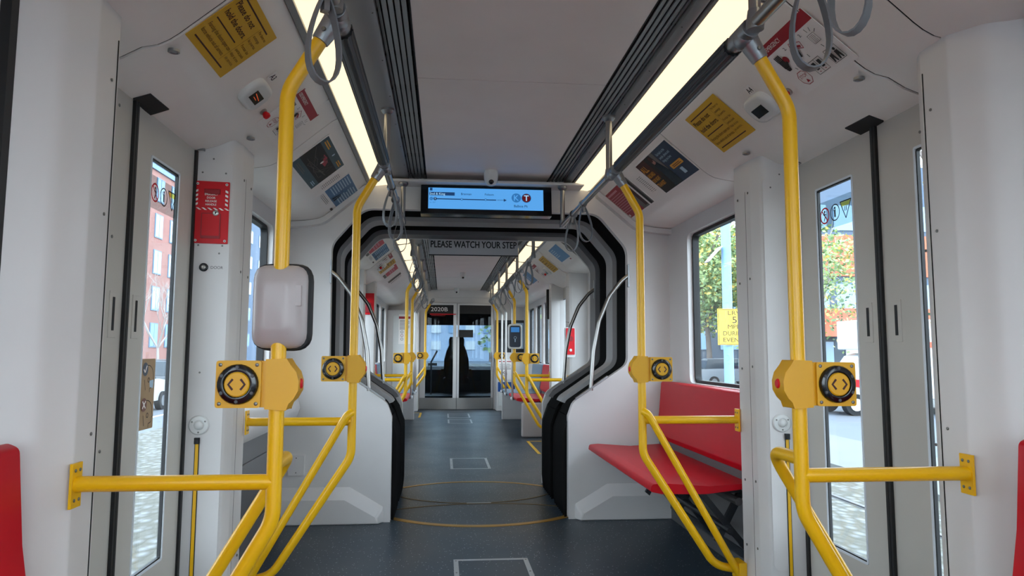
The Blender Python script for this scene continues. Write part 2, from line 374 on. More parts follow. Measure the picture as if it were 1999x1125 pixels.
def pillar1(s, far):
    Y = fy(far)
    pl = round_poly([(1.50, 2.19), (1.268, 2.145), (1.247, 2.10), (1.245, 1.975), (1.288, 1.87), (1.365, 1.815), (1.50, 1.805)], [0, .02, .015, .03, .09, .03, 0])
    m = MB(); m.prism([(s*x, Y(y)) for x, y in pl], 2, 0.0, 2.26, WALLW)
    o = struct(m.build('trim_pillar', smooth=40))
    m = MB(); m.box(*sorted((s*1.2447, s*1.252)), *sorted((Y(2.088), Y(2.091))), 0, 2.15, GAP)
    for z in (2.02, 1.63, 1.02, .5):
        for y in (2.06, 2.115): m.lathe((s*1.246, Y(y), z-(y-2.06)), (-s, 0, 0), [(.005, 0), (.005, .002), (.0025, .003)], SCREW, 8)
    m.build('panel_seam', o)
    m = MB(); m.box(*sorted((s*1.365, s*1.392)), *sorted((Y(1.786), Y(1.816))), 0, 2.24, BLACK); m.build('gasket', o)
def ring_panel(m, s, xi, xo, y0, y1, z0, z1, hy0, hy1, hz0, hz1, r, mt, lip=None):
    """a side wall slab with a rounded hole"""
    hole = round_poly([(hy0, hz0), (hy1, hz0), (hy1, hz1), (hy0, hz1)], r, 6); n = len(hole)
    cy, cz = (hy0+hy1)/2, (hz0+hz1)/2
    def outer(p):
        dy, dz = p[0]-cy, p[1]-cz
        ty = ((y1-cy) if dy > 0 else (cy-y0))/abs(dy) if abs(dy) > 1e-9 else 1e9; tz = ((z1-cz) if dz > 0 else (cz-z0))/abs(dz) if abs(dz) > 1e-9 else 1e9
        t = min(ty, tz); return (cy+dy*t, cz+dz*t)
    cor = [(y0, z0), (y1, z0), (y1, z1), (y0, z1)]
    out = [outer(p) for p in hole]
    # snap the middle of each fillet to the true corner
    for c in cor:
        i = min(range(n), key=lambda k: (out[k][0]-c[0])**2 + (out[k][1]-c[1])**2); out[i] = c
    for x, sgn in ((xi, 1), (xo, -1)):
        m.add([(s*x, *p) for p in hole] + [(s*x, *p) for p in out], [(k, (k+1) % n, n+(k+1) % n, n+k) for k in range(n)], mt)
    m.add([(s*xi, *p) for p in hole] + [(s*xo, *p) for p in hole], [(k, (k+1) % n, n+(k+1) % n, n+k) for k in range(n)], mt)
    m.add([(s*xi, *p) for p in out] + [(s*xo, *p) for p in out], [(k, (k+1) % n, n+(k+1) % n, n+k) for k in range(n)], mt)
def rim(m, s, x0, x1, hy0, hy1, hz0, hz1, r, t, mt):
    a = round_poly([(hy0, hz0), (hy1, hz0), (hy1, hz1), (hy0, hz1)], r, 6)
    b = round_poly([(hy0+t, hz0+t), (hy1-t, hz0+t), (hy1-t, hz1-t), (hy0+t, hz1-t)], max(r-t, .003), 6); n = len(a)
    for x in (x0, x1): m.add([(s*x, *p) for p in a] + [(s*x, *p) for p in b], [(k, (k+1) % n, n+(k+1) % n, n+k) for k in range(n)], mt)
    for L in (a, b): m.add([(s*x0, *p) for p in L] + [(s*x1, *p) for p in L], [(k, (k+1) % n, n+(k+1) % n, n+k) for k in range(n)], mt)
WN = [0]
def window_wall(s, y0, y1, wins, z_low=0.0):
    """wins: list of (hy0,hy1) holes; the wall strip y0..y1 split at mid gaps"""
    sd = 'left' if s < 0 else 'right'
    cuts = [y0] + [(a[1]+b[0])/2 for a, b in zip(wins, wins[1:])] + [y1]
    m = MB()
    for i, (a, b) in enumerate(wins): ring_panel(m, s, 1.465, 1.55, cuts[i], cuts[i+1], z_low, 2.24, a, b, 1.03, 2.10, .06, WALLW)
    struct(m.build(f'wall_{sd}', bevel=0.0))
    for a, b in wins:
        WN[0] += 1
        m = MB(); rim(m, s, 1.50, 1.545, a-.001, b+.001, 1.029, 2.101, .06, .022, BLACK); f = struct(m.build(f'window_{WN[0]}'))
        m = MB(); m.box(*sorted((s*1.52, s*1.524)), a+.01, b-.01, 1.04, 2.09, GLASS); m.build('pane', f)
for s in (-1, 1):
    window_wall(s, YB, 1.80, [(-2.4, -1.3), (-.6, .55)])
    window_wall(s, 3.66, 5.40, [(3.80, 4.95)])
    window_wall(s, 6.80, 8.54, [(7.25, 8.40)])
    window_wall(s, 10.41, 15.42, [(10.62, 11.35), (11.55, 12.35), (12.6, 13.4), (13.7, 14.6)])
    for far in (False, True): pillar2(s, far); pillar1(s, far)
# lower wall bands on the left window bay
m = MB(); m.box(-1.465, -1.44, 3.69, 5.37, .44, .58, GREYP); m.box(-1.465, -1.43, 3.69, 5.37, 0, .20, DGREY); m.box(-1.465, -1.448, 3.69, 5.37, .20, .44, DGREY); m.box(-1.465, -1.445, 3.69, 5.37, .58, .76, GREYP)
struct(m.build('baseboard_left', bevel=.006))
m = MB(); m.box(1.43, 1.465, 3.69, 5.37, 0, .16, DGREY); m.box(1.445, 1.465, 3.69, 5.37, .16, .50, GREYP); struct(m.build('baseboard_right', bevel=.006))
# padded ledge under the left window
m = MB()
def ledge_loop(y, g):
    c = [(-1.463, .74), (-1.40, .735), (-1.31, .77), (-1.285, .84), (-1.30, .91), (-1.36, .95), (-1.463, .955)]
    cx, cz = -1.463, .845; return [(cx+(x-cx)*g, y, cz+(z-cz)*(.35+.65*g)) for x, z in c]
m.loft([ledge_loop(y, g) for y, g in ((3.69, 1), (4.9, 1), (5.10, .98), (5.24, .9), (5.32, .72), (5.36, .4))], WALLW)
tag(m.build('wall_ledge', loc=(-1.4, 4.5, .85), smooth=60), 'white rounded padded ledge under the near left window, before the gangway', 'ledge')
# doors
DN = [0]
def leaf(s, far, nearleaf):
    Y = fy(far); DN[0] += 1
    y0, y1 = (1.985, 2.604) if nearleaf else (2.636, 3.246); h0, h1 = (2.11, 2.395) if nearleaf else (2.785, 3.085)
    a, b = sorted((Y(y0), Y(y1))); c, d = sorted((Y(h0), Y(h1)))
    m = MB(); ring_panel(m, s, 1.42, 1.436, a, b, 0.02, 2.16, c, d, .40, 2.0, .012, DOORM)
    o = struct(m.build(f'door_{DN[0]}'))
    m = MB(); rim(m, s, 1.417, 1.428, c, d, .40, 2.0, .012, .009, mat('window_sash', (216, 222, 228), .35)); rim(m, s, 1.421, 1.434, c+.009, d-.009, .409, 1.991, .01, .006, BLACK); m.build('window_frame', o)
    m = MB(); m.box(*sorted((s*1.426, s*1.430)), c+.01, d-.01, .41, 1.99, GLASS); m.build('pane', o)
    m = MB(); yy = Y(2.604 if nearleaf else 2.636); sg = 1 if (Y(2.62) > yy) else -1
    m.box(*sorted((s*1.408, s*1.46)), *sorted((yy, yy+sg*.0145)), 0.02, 2.15, BLACK); m.build('edge_seal', o)
    yh = Y(2.535 if nearleaf else 2.715)
    m = MB(); m.box(*sorted((s*1.417, s*1.421)), yh-.028, yh+.028, 1.29, 1.45, DOORM); h = m.build('grip_plate', o, bevel=.001)
    m = MB(); m.box(*sorted((s*1.4155, s*1.4165)), yh-.008, yh+.008, 1.315, 1.43, VENTD); m.build('grip_slot', h)
    return o
YFILM = glass_mat('yellow_film', (.95, .70, .12), .2)
def icons(s, o, far):
    Y = fy(far); yc = Y(2.935)
    u = (0, -1, 0) if s > 0 else (0, 1, 0)
    c = Card((s*1.4255, yc, 1.865), u, (0, 0, 1)); c.slab(.26, .13, .0006, FILM, .01)
    sg = -1
    xs = [-.085, 0, .085] if s > 0 else [.085, 0, -.085]
    if s < 0: xs = [-.085, 0, .085]
    c.ring(xs[0], 0, .038, .007, REDP); c.line([(xs[0]-.024, .026), (xs[0]+.024, -.026)], .006, REDP); c.disc(xs[0], .018, .006, PK); c.line([(xs[0], .012), (xs[0]+.004, -.006), (xs[0]-.006, -.024)], .006, PK); c.line([(xs[0]-.012, .006), (xs[0]+.012, .004)], .004, PK)
    c.ring(xs[1], 0, .038, .005, PK); c.disc(xs[1], .020, .006, PK); c.rect(xs[1], -.004, .012, .034, PK); c.line([(xs[1]-.014, .02), (xs[1]-.008, .006)], .004, PK)
    c.line([(xs[2]-.042, .036), (xs[2]+.042, .036), (xs[2], -.040), (xs[2]-.042, .036)], .005, PK); c.poly([(xs[2]-.038, .033), (xs[2]+.038, .033), (xs[2]+.026, .014), (xs[2]-.026, .014)], YFILM)
    c.rect(xs[2]-.006, .002, .005, .02, PK); c.rect(xs[2]+.006, .002, .005, .02, PK)
    c.build('warning_decal', o)
for s in (-1, 1):
    for far in (False, True):
        for nl in (True, False):
            o = leaf(s, far, nl)
            if not nl and not far: icons(s, o, far)
            if s < 0 and not far and not nl:
                c = Card((-1.4255, 2.872, 1.08), (0, 1, 0), (0, 0, 1)); FB = mat('decal_beige', (170, 142, 108), .6); FBL = mat('decal_slate', (84, 92, 104), .6); FRD = mat('decal_rust', (122, 84, 76), .6)
                c.slab(.135, .27, .0006, FB, .008)
                for cy_, bad in ((.065, 0), (-.07, 1)):
                    c.line([(.0+.052*math.cos(t), cy_+.045*math.sin(t)) for t in [i*.22 for i in range(0, 10)]], .003, PK)
                    c.line([(.050, cy_), (.058, cy_-.018), (.048, cy_-.022), (.046, cy_-.04), (.02, cy_-.045), (.02, cy_-.06)], .003, PK)
                    c.line([(-.03, cy_-.01), (-.02, cy_-.05)], .003, PK); c.ring(.008, cy_-.012, .01, .003, PK)
                    if not bad: c.poly([(.015, cy_-.015), (.055, cy_-.012), (.05, cy_-.045), (.02, cy_-.04)], PLB); c.disc(-.028, cy_+.03, .026, FBL); c.line([(-.042, cy_+.03), (-.03, cy_+.018), (-.014, cy_+.044)], .006, PW)
                    else: c.disc(-.028, cy_+.03, .026, FRD); c.line([(-.042, cy_+.044), (-.014, cy_+.016)], .006, PW); c.line([(-.014, cy_+.044), (-.042, cy_+.016)], .006, PW)
                c.build('face_mask_decal', o)
    # door header gap
    for far in (False, True):
        Y = fy(far); a, b = sorted((Y(1.99), Y(3.25)))
        m = MB(); m.box(*sorted((s*1.462, s*1.50)), a, b, 0, 2.3, GAP if False else DOORM) if False else m.box(*sorted((s*1.40, s*1.50)), a, b, -.02, .018, BSTEEL); struct(m.build('door_sill'))
# window-bay lower corner and behind-camera bulkhead
m = MB(); m.box(-1.55, 1.55, YB-.05, YB, 0, .80, WALLW); m.box(-1.55, 1.55, YB-.05, YB, 2.35, 2.75, WALLW); m.box(-1.55, -1.25, YB-.05, YB, .80, 2.35, WALLW); m.box(1.25, 1.55, YB-.05, YB, .80, 2.35, WALLW); struct(m.build('wall_back'))
m = MB(); m.box(-1.25, 1.25, YB-.03, YB-.02, .80, 2.35, GLASS); struct(m.build('window_back_fill'))  # unseen rear glazing, added so daylight reaches the camera-facing surfaces
# ---------------- gangway bulkheads, rings, bellows
HALF = [(.66, 0.0), (.662, .76), (.70, .865), (1.128, 1.155), (1.135, 2.05), (.90, 2.325)]
def arch(off=0.0, zb=0.0, r=(.0, .04, .10, .10, .16, .16)):
    h = list(HALF)
    out = []
    for i, (x, z) in enumerate(h):
        out.append((x, z))
    full = [(x, z) for x, z in out] + [(-x, z) for x, z in out[::-1]]
    rr = list(r) + list(r)[::-1]
    P = round_poly(full, rr, 6)
    if off:   # offset outward along normals
        Q = []
        for i, p in enumerate(P):
            a = P[max(i-1, 0)]; b = P[min(i+1, len(P)-1)]; dx, dz = b[0]-a[0], b[1]-a[1]; L = math.hypot(dx, dz) or 1
            Q.append((p[0]+dz/L*off, p[1]-dx/L*off))
        P = Q
    return [(x, max(z, zb)) for x, z in P]
def bulkhead(y0, y1, name, mt):
    P = arch()
    outer = [(-1.50, 0), (-1.50, 2.62), (1.50, 2.62), (1.50, 0)]
    m = MB(); m.prism(P + outer, 1, y0, y1, mt); return struct(m.build(name, smooth=40, bevel=.018, seg=3))
bulkhead(5.375, 5.44, 'wall_front', WALLW); bulkhead(6.76, 6.83, 'wall_front_far', GREYP if False else WALLW)
def band(y0, y1, off, mt, zb, name, bev=.02):
    A = arch(.0, zb); B = arch(off, zb); A = [p for p in A]; 
    m = MB(); m.prism(A + B[::-1], 1, y0, y1, mt); return struct(m.build(name, smooth=45, bevel=bev, seg=3))
RINGM = mat('gangway_ring', (160, 158, 158), .45)
def cut_arch(off, zb):
    P = arch(off)
    return [p for p in P if p[1] >= zb]
m = MB(); A = cut_arch(-.0, .78); B = cut_arch(.11, .78); m.prism(A + B[::-1], 1, 5.87, 6.10, RINGM); struct(m.build('trim_gangway_ring', smooth=45, bevel=.02, seg=3))
m = MB(); A = cut_arch(-.004, .78); B = cut_arch(.10, .78); m.prism(A + B[::-1], 1, 6.53, 6.77, mat('gangway_end_frame_shaded', (112, 110, 112), .5)); struct(m.build('trim_gangway_frame', smooth=45, bevel=.015, seg=3))  # far frame: its shade is put into a darker grey than the middle ring
def bellows(y0, y1, label, n):
    loops = []
    for i in range(2*n+1):
        y = y0+(y1-y0)*i/(2*n); off = .028 if i % 2 == 0 else .085
        A = arch(off, .004); k = 12; R0, R1, L1, L0 = A[0], A[1], A[-2], A[-1]   # subdivide the legs and let them belly towards the aisle
        A = [(R0[0]+(R1[0]-R0[0])*j/k, R0[1]+(R1[1]-R0[1])*j/k) for j in range(k)] + A[1:-1] + [(L1[0]+(L0[0]-L1[0])*j/k, L1[1]+(L0[1]-L1[1])*j/k) for j in range(1, k+1)]
        def bel(x, z):
            if abs(x) > .80 or z > .80: return (x, z)
            return (x-math.copysign(.065*min(1, (.80-z)/.18)*(1 if z > .1 else .75+2.5*z), x), z)
        loops.append([(bel(x, z)[0], y, z) for x, z in A])
    m = MB(); N = len(loops[0]); vs_ = [p for l in loops for p in l]
    m.add(vs_, [(i*N+k, i*N+k+1, (i+1)*N+k+1, (i+1)*N+k) for i in range(2*n) for k in range(N-1)], BELL)
    o = m.build('gangway_bellows', loc=(0, (y0+y1)/2, 0), smooth=20); sm = o.modifiers.new('s', 'SOLIDIFY'); sm.thickness = .004; sm.offset = 1
    return tag(o, label, 'gangway bellows', 'gangway bellows')
bellows(5.43, 5.90, 'black pleated rubber bellows between the near bulkhead and the middle gangway ring', 7)
bellows(6.08, 6.56, 'black pleated rubber bellows beyond the middle gangway ring', 6)
for s in (-1, 1):
    p = cove_prof(0, False); m = MB(); q = [(x, z-.004) for x, z in p]; lo = [(x-.012, z-.042) for x, z in p[1:-1]]
    m.prism([(s*x, z) for x, z in q] + [(s*1.50, 2.155)] + [(s*x, z) for x, z in lo[::-1]], 1, 5.30, 5.376, WALLW); struct(m.build('trim_valance', bevel=.012, smooth=50))
# header strip lines on near bulkhead
m = MB(); m.box(-.72, .76, 5.19, 5.376, 2.500, 2.520, WALLW); struct(m.build('trim_header', bevel=.004))
# outer skins above/below so no sky leaks in
m = MB()
for s in (-1, 1):
    m.box(*sorted((s*1.55, s*1.6)), 5.3, 6.9, -.1, 2.75, DGREY)
    m.box(*sorted((s*.80, s*1.6)), 5.46, 6.75, -.1, -.02, DGREY)
    m.box(*sorted((s*1.472, s*1.6)), YB, YE, 2.165, 2.75, DGREY)
struct(m.build('roof'))
# kick bumps at the foot of the bulkhead
for s in (-1, 1):
    sd = 'left' if s < 0 else 'right'
    m = MB()
    x0, x1 = (.70, 1.45)
    base = [(s*.705, 5.378, .0), (s*1.46, 5.378, .0), (s*1.46, 5.378, .262), (s*.955, 5.378, .262), (s*.705, 5.378, .115)]
    top = [(s*.74, 5.31, .0), (s*1.46, 5.31, .0), (s*1.46, 5.31, .175), (s*.985, 5.31, .175), (s*.755, 5.31, .045)]
    m.loft([base, top], WALLW); struct(m.build('baseboard_bulkhead', smooth=30, bevel=.012, seg=3))
# shallow access cover plate on the left cheek
m = MB(); m.box(-1.40, -1.285, 5.355, 5.376, .345, .49, WALLW)
for z in (.365, .47): m.lathe((-1.342, 5.355, z), (0, -1, 0), [(.004, 0), (.004, .001)], PK, 8)
tag(m.build('socket_cover', loc=(-1.342, 5.37, .417), bevel=.003), 'small blank white cover plate low on the wall left of the gangway', 'cover plate')
# far end wall with cab doors
m = MB()
FW = [(-1.5, 0), (-.78, 0), (-.78, 2.28), (.80, 2.28), (.80, 0), (1.5, 0), (1.5, 2.62), (-1.5, 2.62)]
m.prism(FW, 1, 15.42, 15.50, WALLW); m.box(-.9, .9, 15.38, 15.42, 2.28, 2.42, WALLW); m.box(-1.5, 1.5, 15.36, 15.42, 2.40, 2.57, WALLW); struct(m.build('wall_far', bevel=.006))
def cabdoor(x0, x1, hx0, hx1, nm):
    DN[0] += 1
    def yc(x): return 15.40-.10*(1-(x/.8)**2)
    m = MB(); N = 8
    def strip(a, b, z0, z1, mt, dy=0, th=.04):
        lo = []
        for i in range(N+1):
            x = a+(b-a)*i/N; y = yc(x)+dy; lo.append([(x, y, z0), (x, y+th, z0), (x, y+th, z1), (x, y, z1)])
        m.loft(lo, mt)
    strip(x0, x1, .215, .25, BSTEEL); strip(x0, x1, 2.235, 2.275, WALLW); strip(x0, hx0, .25, 2.235, WALLW); strip(hx1, x1, .25, 2.235, WALLW)
    o = struct(m.build(f'door_{DN[0]}'))
    m = MB(); strip(x0, x1, .01, .215, BSTEEL, -.008); m.build('kick_plate', o)
    m = MB(); strip(hx0, hx1, .25, 2.235, CABGLASS, .018, .006); m.build('pane', o)
    m = MB(); strip(hx0, hx1, 2.05, 2.235, PK, .008, .008) ; m.build('top_band', o)
    return o, yc
dl, yc = cabdoor(-.78, .0, -.665, -.075, 'l')
c = Card((-.30, 15.285, 2.14), (1, 0, 0), (0, 0, 1)); c.z = 0; c.text('2020B', -.26, -.04, .085, PW, al='L', bold=.02, w_=.36); c.rect(0, -.105, .56, .02, REDP); c.rect(-.1, -.135, .30, .012, DKRED); c.build('car_number_lettering', dl)
dr, yc = cabdoor(.01, .79, .055, .745, 'r')
m = MB(); m.box(.70, .76, 15.25, 15.32, 1.02, 1.22, STEEL); m.tube([(.73, 15.26, 1.10), (.73, 15.21, 1.10), (.73, 15.21, 1.22)], .012, STEEL, 8); m.build('door_lock', dr)
m = MB(); m.box(.045, .35, 15.26, 15.275, 1.54, 1.70, PK); m.build('door_notice', dr)
# ================================================================== GRAB POLES
def button_unit(root, px, py, pz, s, near, big=True):
    """yellow push-button housing wrapped round a pole; s = wall side"""
    m = MB(); pl = [(.024, .066), (-.030, .068), (-.040, .052), (-.056, .032), (-.063, .008), (-.062, -.018), (-.050, -.040), (-.038, -.052), (-.032, -.070), (.024, -.066)]
    m.prism([(px+s*a, pz+b) for a, b in pl], 1, py-.036, py+.036, YELP)
    m.prism([(px+s*a, pz+b) for a, b in [(.020, .062), (.052, .060), (.052, -.060), (.020, -.062)]], 1, py-.030, py+.028, YELP)
    h = m.build('button_housing', root, bevel=.005)
    m = MB(); m.prism(round_poly([(px+s*.034, pz-.062), (px+s*.150, pz-.062), (px+s*.150, pz+.062), (px+s*.034, pz+.062)], .008), 1, py-.040, py+.0, YELP)
    for a in (.045, .139):
        for b in (-.051, .051): m.lathe((px+s*a, py-.040, pz+b), (0, -1, 0), [(.0055, 0), (.005, .002), (.002, .003)], SCREW, 8)
    m.build('button_plate', h, bevel=.002)
    cx = px+s*.092
    m = MB(); m.lathe((cx, py-.040, pz), (0, -1, 0), [(.053, 0), (.053, .007), (.050, .012), (.040, .016), (.035, .015), (.034, .008), (.001, .008)], GLOSSK, 28)
    for k in range(6):
        a = PI/6+k*PI/3; m.lathe((cx+.0445*math.cos(a), py-.0535, pz+.0445*math.sin(a)), (0, -1, 0), [(.0055, 0), (.004, .003)], mat('ring_stud', (70, 72, 76), .4), 8)
    m.build('button_ring', h)
    m = MB(); m.lathe((cx, py-.046, pz), (0, -1, 0), [(.033, 0), (.033, .006), (.030, .009), (.001, .009)], YELP, 24)
    for q in (-1, 1):
        m.ribbon([(cx+q*.010, py-.0555, pz+.014), (cx+q*.021, py-.0555, pz), (cx+q*.010, py-.0555, pz-.014)], (0, 1, 0), .0015, .0055, PBR)
    m.build('push_button', h)
    m = MB(); m.lathe((px-s*.060, py, pz), (-s, 0, 0), [(.014, 0), (.014, .004), (.010, .007), (.001, .007)], REDP, 14); m.build('request_button', h)
def clamp(root, px, py, s, first):
    m = MB()
    m.tube([(px-s*.133, py, 2.200), (px-s*.118, py, 2.178), (px-s*.085, py, 2.125)], [.036, .031, .025], STEEL, 16)
    m.tube([(px-s*.135, py-.055, 2.2), (px-s*.135, py+.055, 2.2)], .029, STEEL, 16); m.ball((px-s*.13, py, 2.19), .036, STEEL)
    m.lathe((px-s*.10, py-.028, 2.15), (0, -1, 0), [(.007, 0), (.007, .004), (.003, .005)], SCREW, 8)
    m.build('rail_clamp', root, bevel=.002)
def grab_pole(s, Y0, label, group, first, full=True, buttons=True, wall=True, hook=0.0, XP=.735):
    """first: pole on the camera side of a doorway pair (its lower bend is near the knee)"""
    px = s*XP; root = empty('grab_pole', (px, Y0, 0), label, 'grab pole', group)
    zb = .80 if first else .73
    m = MB()
    if full:
        lowend = [(px+s*.0, Y0, zb), (s*1.10, Y0, .17), (s*1.23, Y0, .145)]
        m.tube([(px-s*.088, Y0, 2.13), (px, Y0, 1.975), (px, Y0, zb)] + lowend[1:], .0205, YEL, 30, fil=.13, n=10)
    m.build('pole', root)
    clamp(root, px, Y0, s, first)
    if wall:
        m = MB(); m.tube([(px, Y0, .90), (s*1.238, Y0, .90)], .0205, YEL, 30); m.build('cross_rail', root)
        m = MB(); m.box(*sorted((s*1.236, s*1.2435)), Y0-.026, Y0+.026, .84, .955, YEL)
        for a in (-.012, .012):
            for z in (.860, .936): m.lathe((s*1.236, Y0+a, z), (-s, 0, 0), [(.005, 0), (.005, .002), (.002, .003)], SCREW, 8)
        m.build('wall_plate', root, bevel=.002)
    m = MB()
    if hook: m.tube([(px, Y0, .945), (px, Y0+hook, .945), (s*1.225, Y0+hook, .12)], .019, YEL, 26, fil=.075, n=10)
    else: m.tube([(px, Y0-.012, .945), (px+s*.02, Y0-.035, .935), (s*1.215, Y0-.03, .13)], .0185, YEL, 26, fil=.03)
    m.build('slanted_rail', root)
    if full:
        m = MB(); m.box(*sorted((s*1.21, s*1.25)), Y0-.05, Y0+.05, .10, .19, YEL); m.build('foot_plate', root, bevel=.004)
    if buttons: button_unit(root, px, Y0, 1.16, s, True)
    return root
grab_pole(-1, 1.98, 'thick yellow grab pole nearest the camera on the left, carrying the grey mirror housing', 'yellow poles at the near doors', True, hook=.19)
grab_pole(1, 1.98, 'thick yellow grab pole nearest the camera on the right, its rail crossing the door', 'yellow poles at the near doors', True, hook=.19)
grab_pole(-1, 3.61, 'yellow grab pole left of the gangway, on the far side of the near left doors', 'yellow poles at the near doors', False)
grab_pole(1, 3.61, 'yellow grab pole in front of the near red bench, right of the gangway', 'yellow poles at the near doors', False)
grab_pole(-1, 8.68, 'first yellow grab pole beyond the gangway on the left', 'yellow poles in the far car', False)
grab_pole(1, 8.68, 'first yellow grab pole beyond the gangway on the right', 'yellow poles in the far car', False)
p4 = grab_pole(-1, 10.20, 'second yellow grab pole beyond the gangway on the left', 'yellow poles in the far car', True, hook=-.15)
p5 = grab_pole(1, 10.20, 'second yellow grab pole beyond the gangway on the right, with a card reader on it', 'yellow poles in the far car', True, hook=-.15)
grab_pole(-1, 13.3, 'last yellow grab pole on the left before the cab door', 'yellow poles in the far car', True, wall=False, hook=-.12, XP=.62)
grab_pole(1, 13.3, 'last yellow grab pole on the right before the cab door', 'yellow poles in the far car', True, wall=False, hook=-.12, XP=.72)
# grey housing with black rim on near left pole
def rr(cx, cz, w_, h, r, y, n=5): return [(x, y, z) for x, z in round_poly([(cx-w_/2, cz-h/2), (cx+w_/2, cz-h/2), (cx+w_/2, cz+h/2), (cx-w_/2, cz+h/2)], r, n)]
e = empty('mirror_housing', (-.733, 1.98, 1.37), 'grey plastic mirror housing with a black rubber rim clamped on the near left yellow pole', 'mirror')
m = MB(); X, Z = -.736, 1.369
def saddle(l, amt):
    out = []
    for x, y, z in l:
        d = abs(x-X); t = max(0, 1-(d/.040)**2); out.append((x, y+amt*t if abs(z-Z) > .07 else y, z))
    return out
m.loft([rr(X, Z, .146, .228, .042, 2.012), rr(X, Z, .146, .228, .042, 1.985), rr(X, Z, .138, .220, .040, 1.972), rr(X-.002, Z, .120, .196, .034, 1.958), rr(X-.004, Z, .085, .140, .026, 1.943), rr(X-.004, Z, .055, .125, .02, 1.940)], PLASG)
m.box(X+.035, X+.062, 1.950, 1.985, 1.37, 1.425, PLASG)
m.build('back_shell', e, smooth=50)
m = MB(); m.loft([rr(X+.004, Z, .156, .238, .046, 2.026), rr(X+.004, Z, .160, .242, .048, 2.010), rr(X+.002, Z, .154, .236, .045, 1.994), rr(X, Z, .14, .22, .042, 1.990)], BLACK); m.build('rubber_rim', e, smooth=50)
m = MB()
for dx in (-.034, .028):
    for dz in (-.07, 0, .06): m.lathe((X+dx, 1.949, Z+dz), (0, -1, 0), [(.007, 0), (.007, .0015), (.001, .0015)], mat('plug_grey', (150, 138, 136), .5), 12)
m.build('screw_plugs', e)
# card reader on far right pole
e = empty('card_reader', (.735, 10.14, 1.45), 'dark card reader with a lit screen on the second far right yellow pole', 'card reader')
m = MB(); m.loft([rr(.735, 1.46, .20, .36, .05, 10.17), rr(.735, 1.46, .20, .36, .05, 10.12), rr(.735, 1.46, .185, .345, .045, 10.105)], PLASW); m.build('casing', e)
m = MB(); m.loft([rr(.735, 1.46, .16, .31, .035, 10.105), rr(.735, 1.46, .155, .305, .035, 10.098)], mat('reader_navy', (24, 36, 54), .3)); m.build('face', e)
m = MB(); m.box(.675, .795, 10.092, 10.098, 1.52, 1.59, SCRM); m.build('screen', e)
c = Card((.735, 10.096, 1.42), (1, 0, 0), (0, 0, 1)); c.z = .001; c.ring(0, .02, .02, .004, PLB); c.line([(0, .0), (0, -.04)], .012, PLB); c.build('tap_symbol', e)
# ================================================================== OVERHEAD RAILS
def rail(s, y0, y1, label, supports, sleeves, ztop=2.536):
    e = empty('overhead_rail', (s*.6, (y0+y1)/2, 2.2), label, 'overhead rail', 'overhead rails')
    m = MB(); m.tube([(s*.6, y0, 2.2), (s*.6, y1, 2.2)], .019, CHR, 18); m.build('tube', e)
    for a, b in sleeves:
        m = MB(); seg = 24; pts = [(s*.6, a, 2.2), (s*.6, b, 2.2)]; m.tube(pts, .030, SLEEVE, 16)
        for k in range(12):
            an = 2*PI*k/12; m.tube([(s*.6+.0295*math.cos(an), a, 2.2+.0295*math.sin(an)), (s*.6+.0295*math.cos(an), b, 2.2+.0295*math.sin(an))], .003, SLEEVE, 6)
        m.build('ribbed_sleeve', e)
        for q in (a, b):
            m = MB(); m.tube([(s*.6, q-.02, 2.2), (s*.6, q+.02, 2.2)], .024, CHR, 16); m.build('collar', e)
    for y in supports:
        zt = ztop if y == 5.235 else 2.536
        m = MB(); m.tube([(s*.6, y, 2.2), (s*.6, y, zt-.001)], .0175, CHR, 16); m.lathe((s*.6, y, zt), (0, 0, -1), [(.036, 0), (.036, .012), (.026, .026), (.018, .03)], STEEL, 20); m.lathe((s*.6, y, 2.2), (0, 0, 1), [(.024, -.02), (.026, .0), (.020, .04)], STEEL, 16); m.build('ceiling_bracket', e)
for s in (-1, 1):
    sd = 'left' if s < 0 else 'right'
    rail(s, -1.2, 5.25, f'chrome overhead grab rail with a dark ribbed sleeve along the near {sd} side', [1.90, 3.72, 5.235], [(2.06, 3.50)], 2.497)
    rail(s, 6.98, 13.45, f'chrome overhead grab rail along the {sd} side of the far car', [6.99, 8.55, 10.0, 11.4, 12.8, 13.4], [(8.75, 10.1)])
# ================================================================== HANGING STRAPS
def strap_proto(L=.235, w_=.058, bw=.028):
    e = empty('hanging_strap', (0, 0, 0))
    m = MB(); pts = []
    N = 26
    for i in range(N):
        t = 2*PI*i/N; r_ = math.sin(t)
        # teardrop
        z = -L*.5 + L*.5*math.cos(t); k = (1-math.cos(t))/2
        x = w_*math.sin(t)*(.25+.75*k)**.8
        pts.append((x, 0, z))
    m.ribbon(pts, (0, 1, 0), bw, .0045, STRAP, closed=True); m.build('loop', e, smooth=60)
    m = MB(); m.ribbon([(.024*math.cos(2*PI*k/14), 0, .012+.024*math.sin(2*PI*k/14)) for k in range(14)], (0, 1, 0), .022, .004, STEEL, closed=True); m.box(-.008, .008, -.013, .013, -.045, -.008, STEEL); m.build('clip', e, bevel=.001)
    return e
SP = strap_proto(); first = [True]
def strap(x, y, rz, label, group, tilt=0.0, sc=1.0):
    o = SP if first[0] else copy_tree(SP); first[0] = False
    o.location = (x, y, 2.187); o.rotation_euler = (0, tilt, rz); o.scale = (sc, sc, sc)
    tag(o, label, 'strap', group)
G1, G2 = 'grey loop straps on the near rails', 'grey loop straps in the far car'
strap(-.612, 1.83, .62, 'large grey loop strap at the top left, hanging in front of the near left pole', G1, .0, 1.02)
strap(.600, 1.60, -.12, 'grey loop strap at the top right, the lower one over the emergency notice', G1, .0, 1.05)
strap(.605, 1.44, -1.0, 'grey loop strap at the top right edge, partly cut off by the frame top', G1, .0, .98)
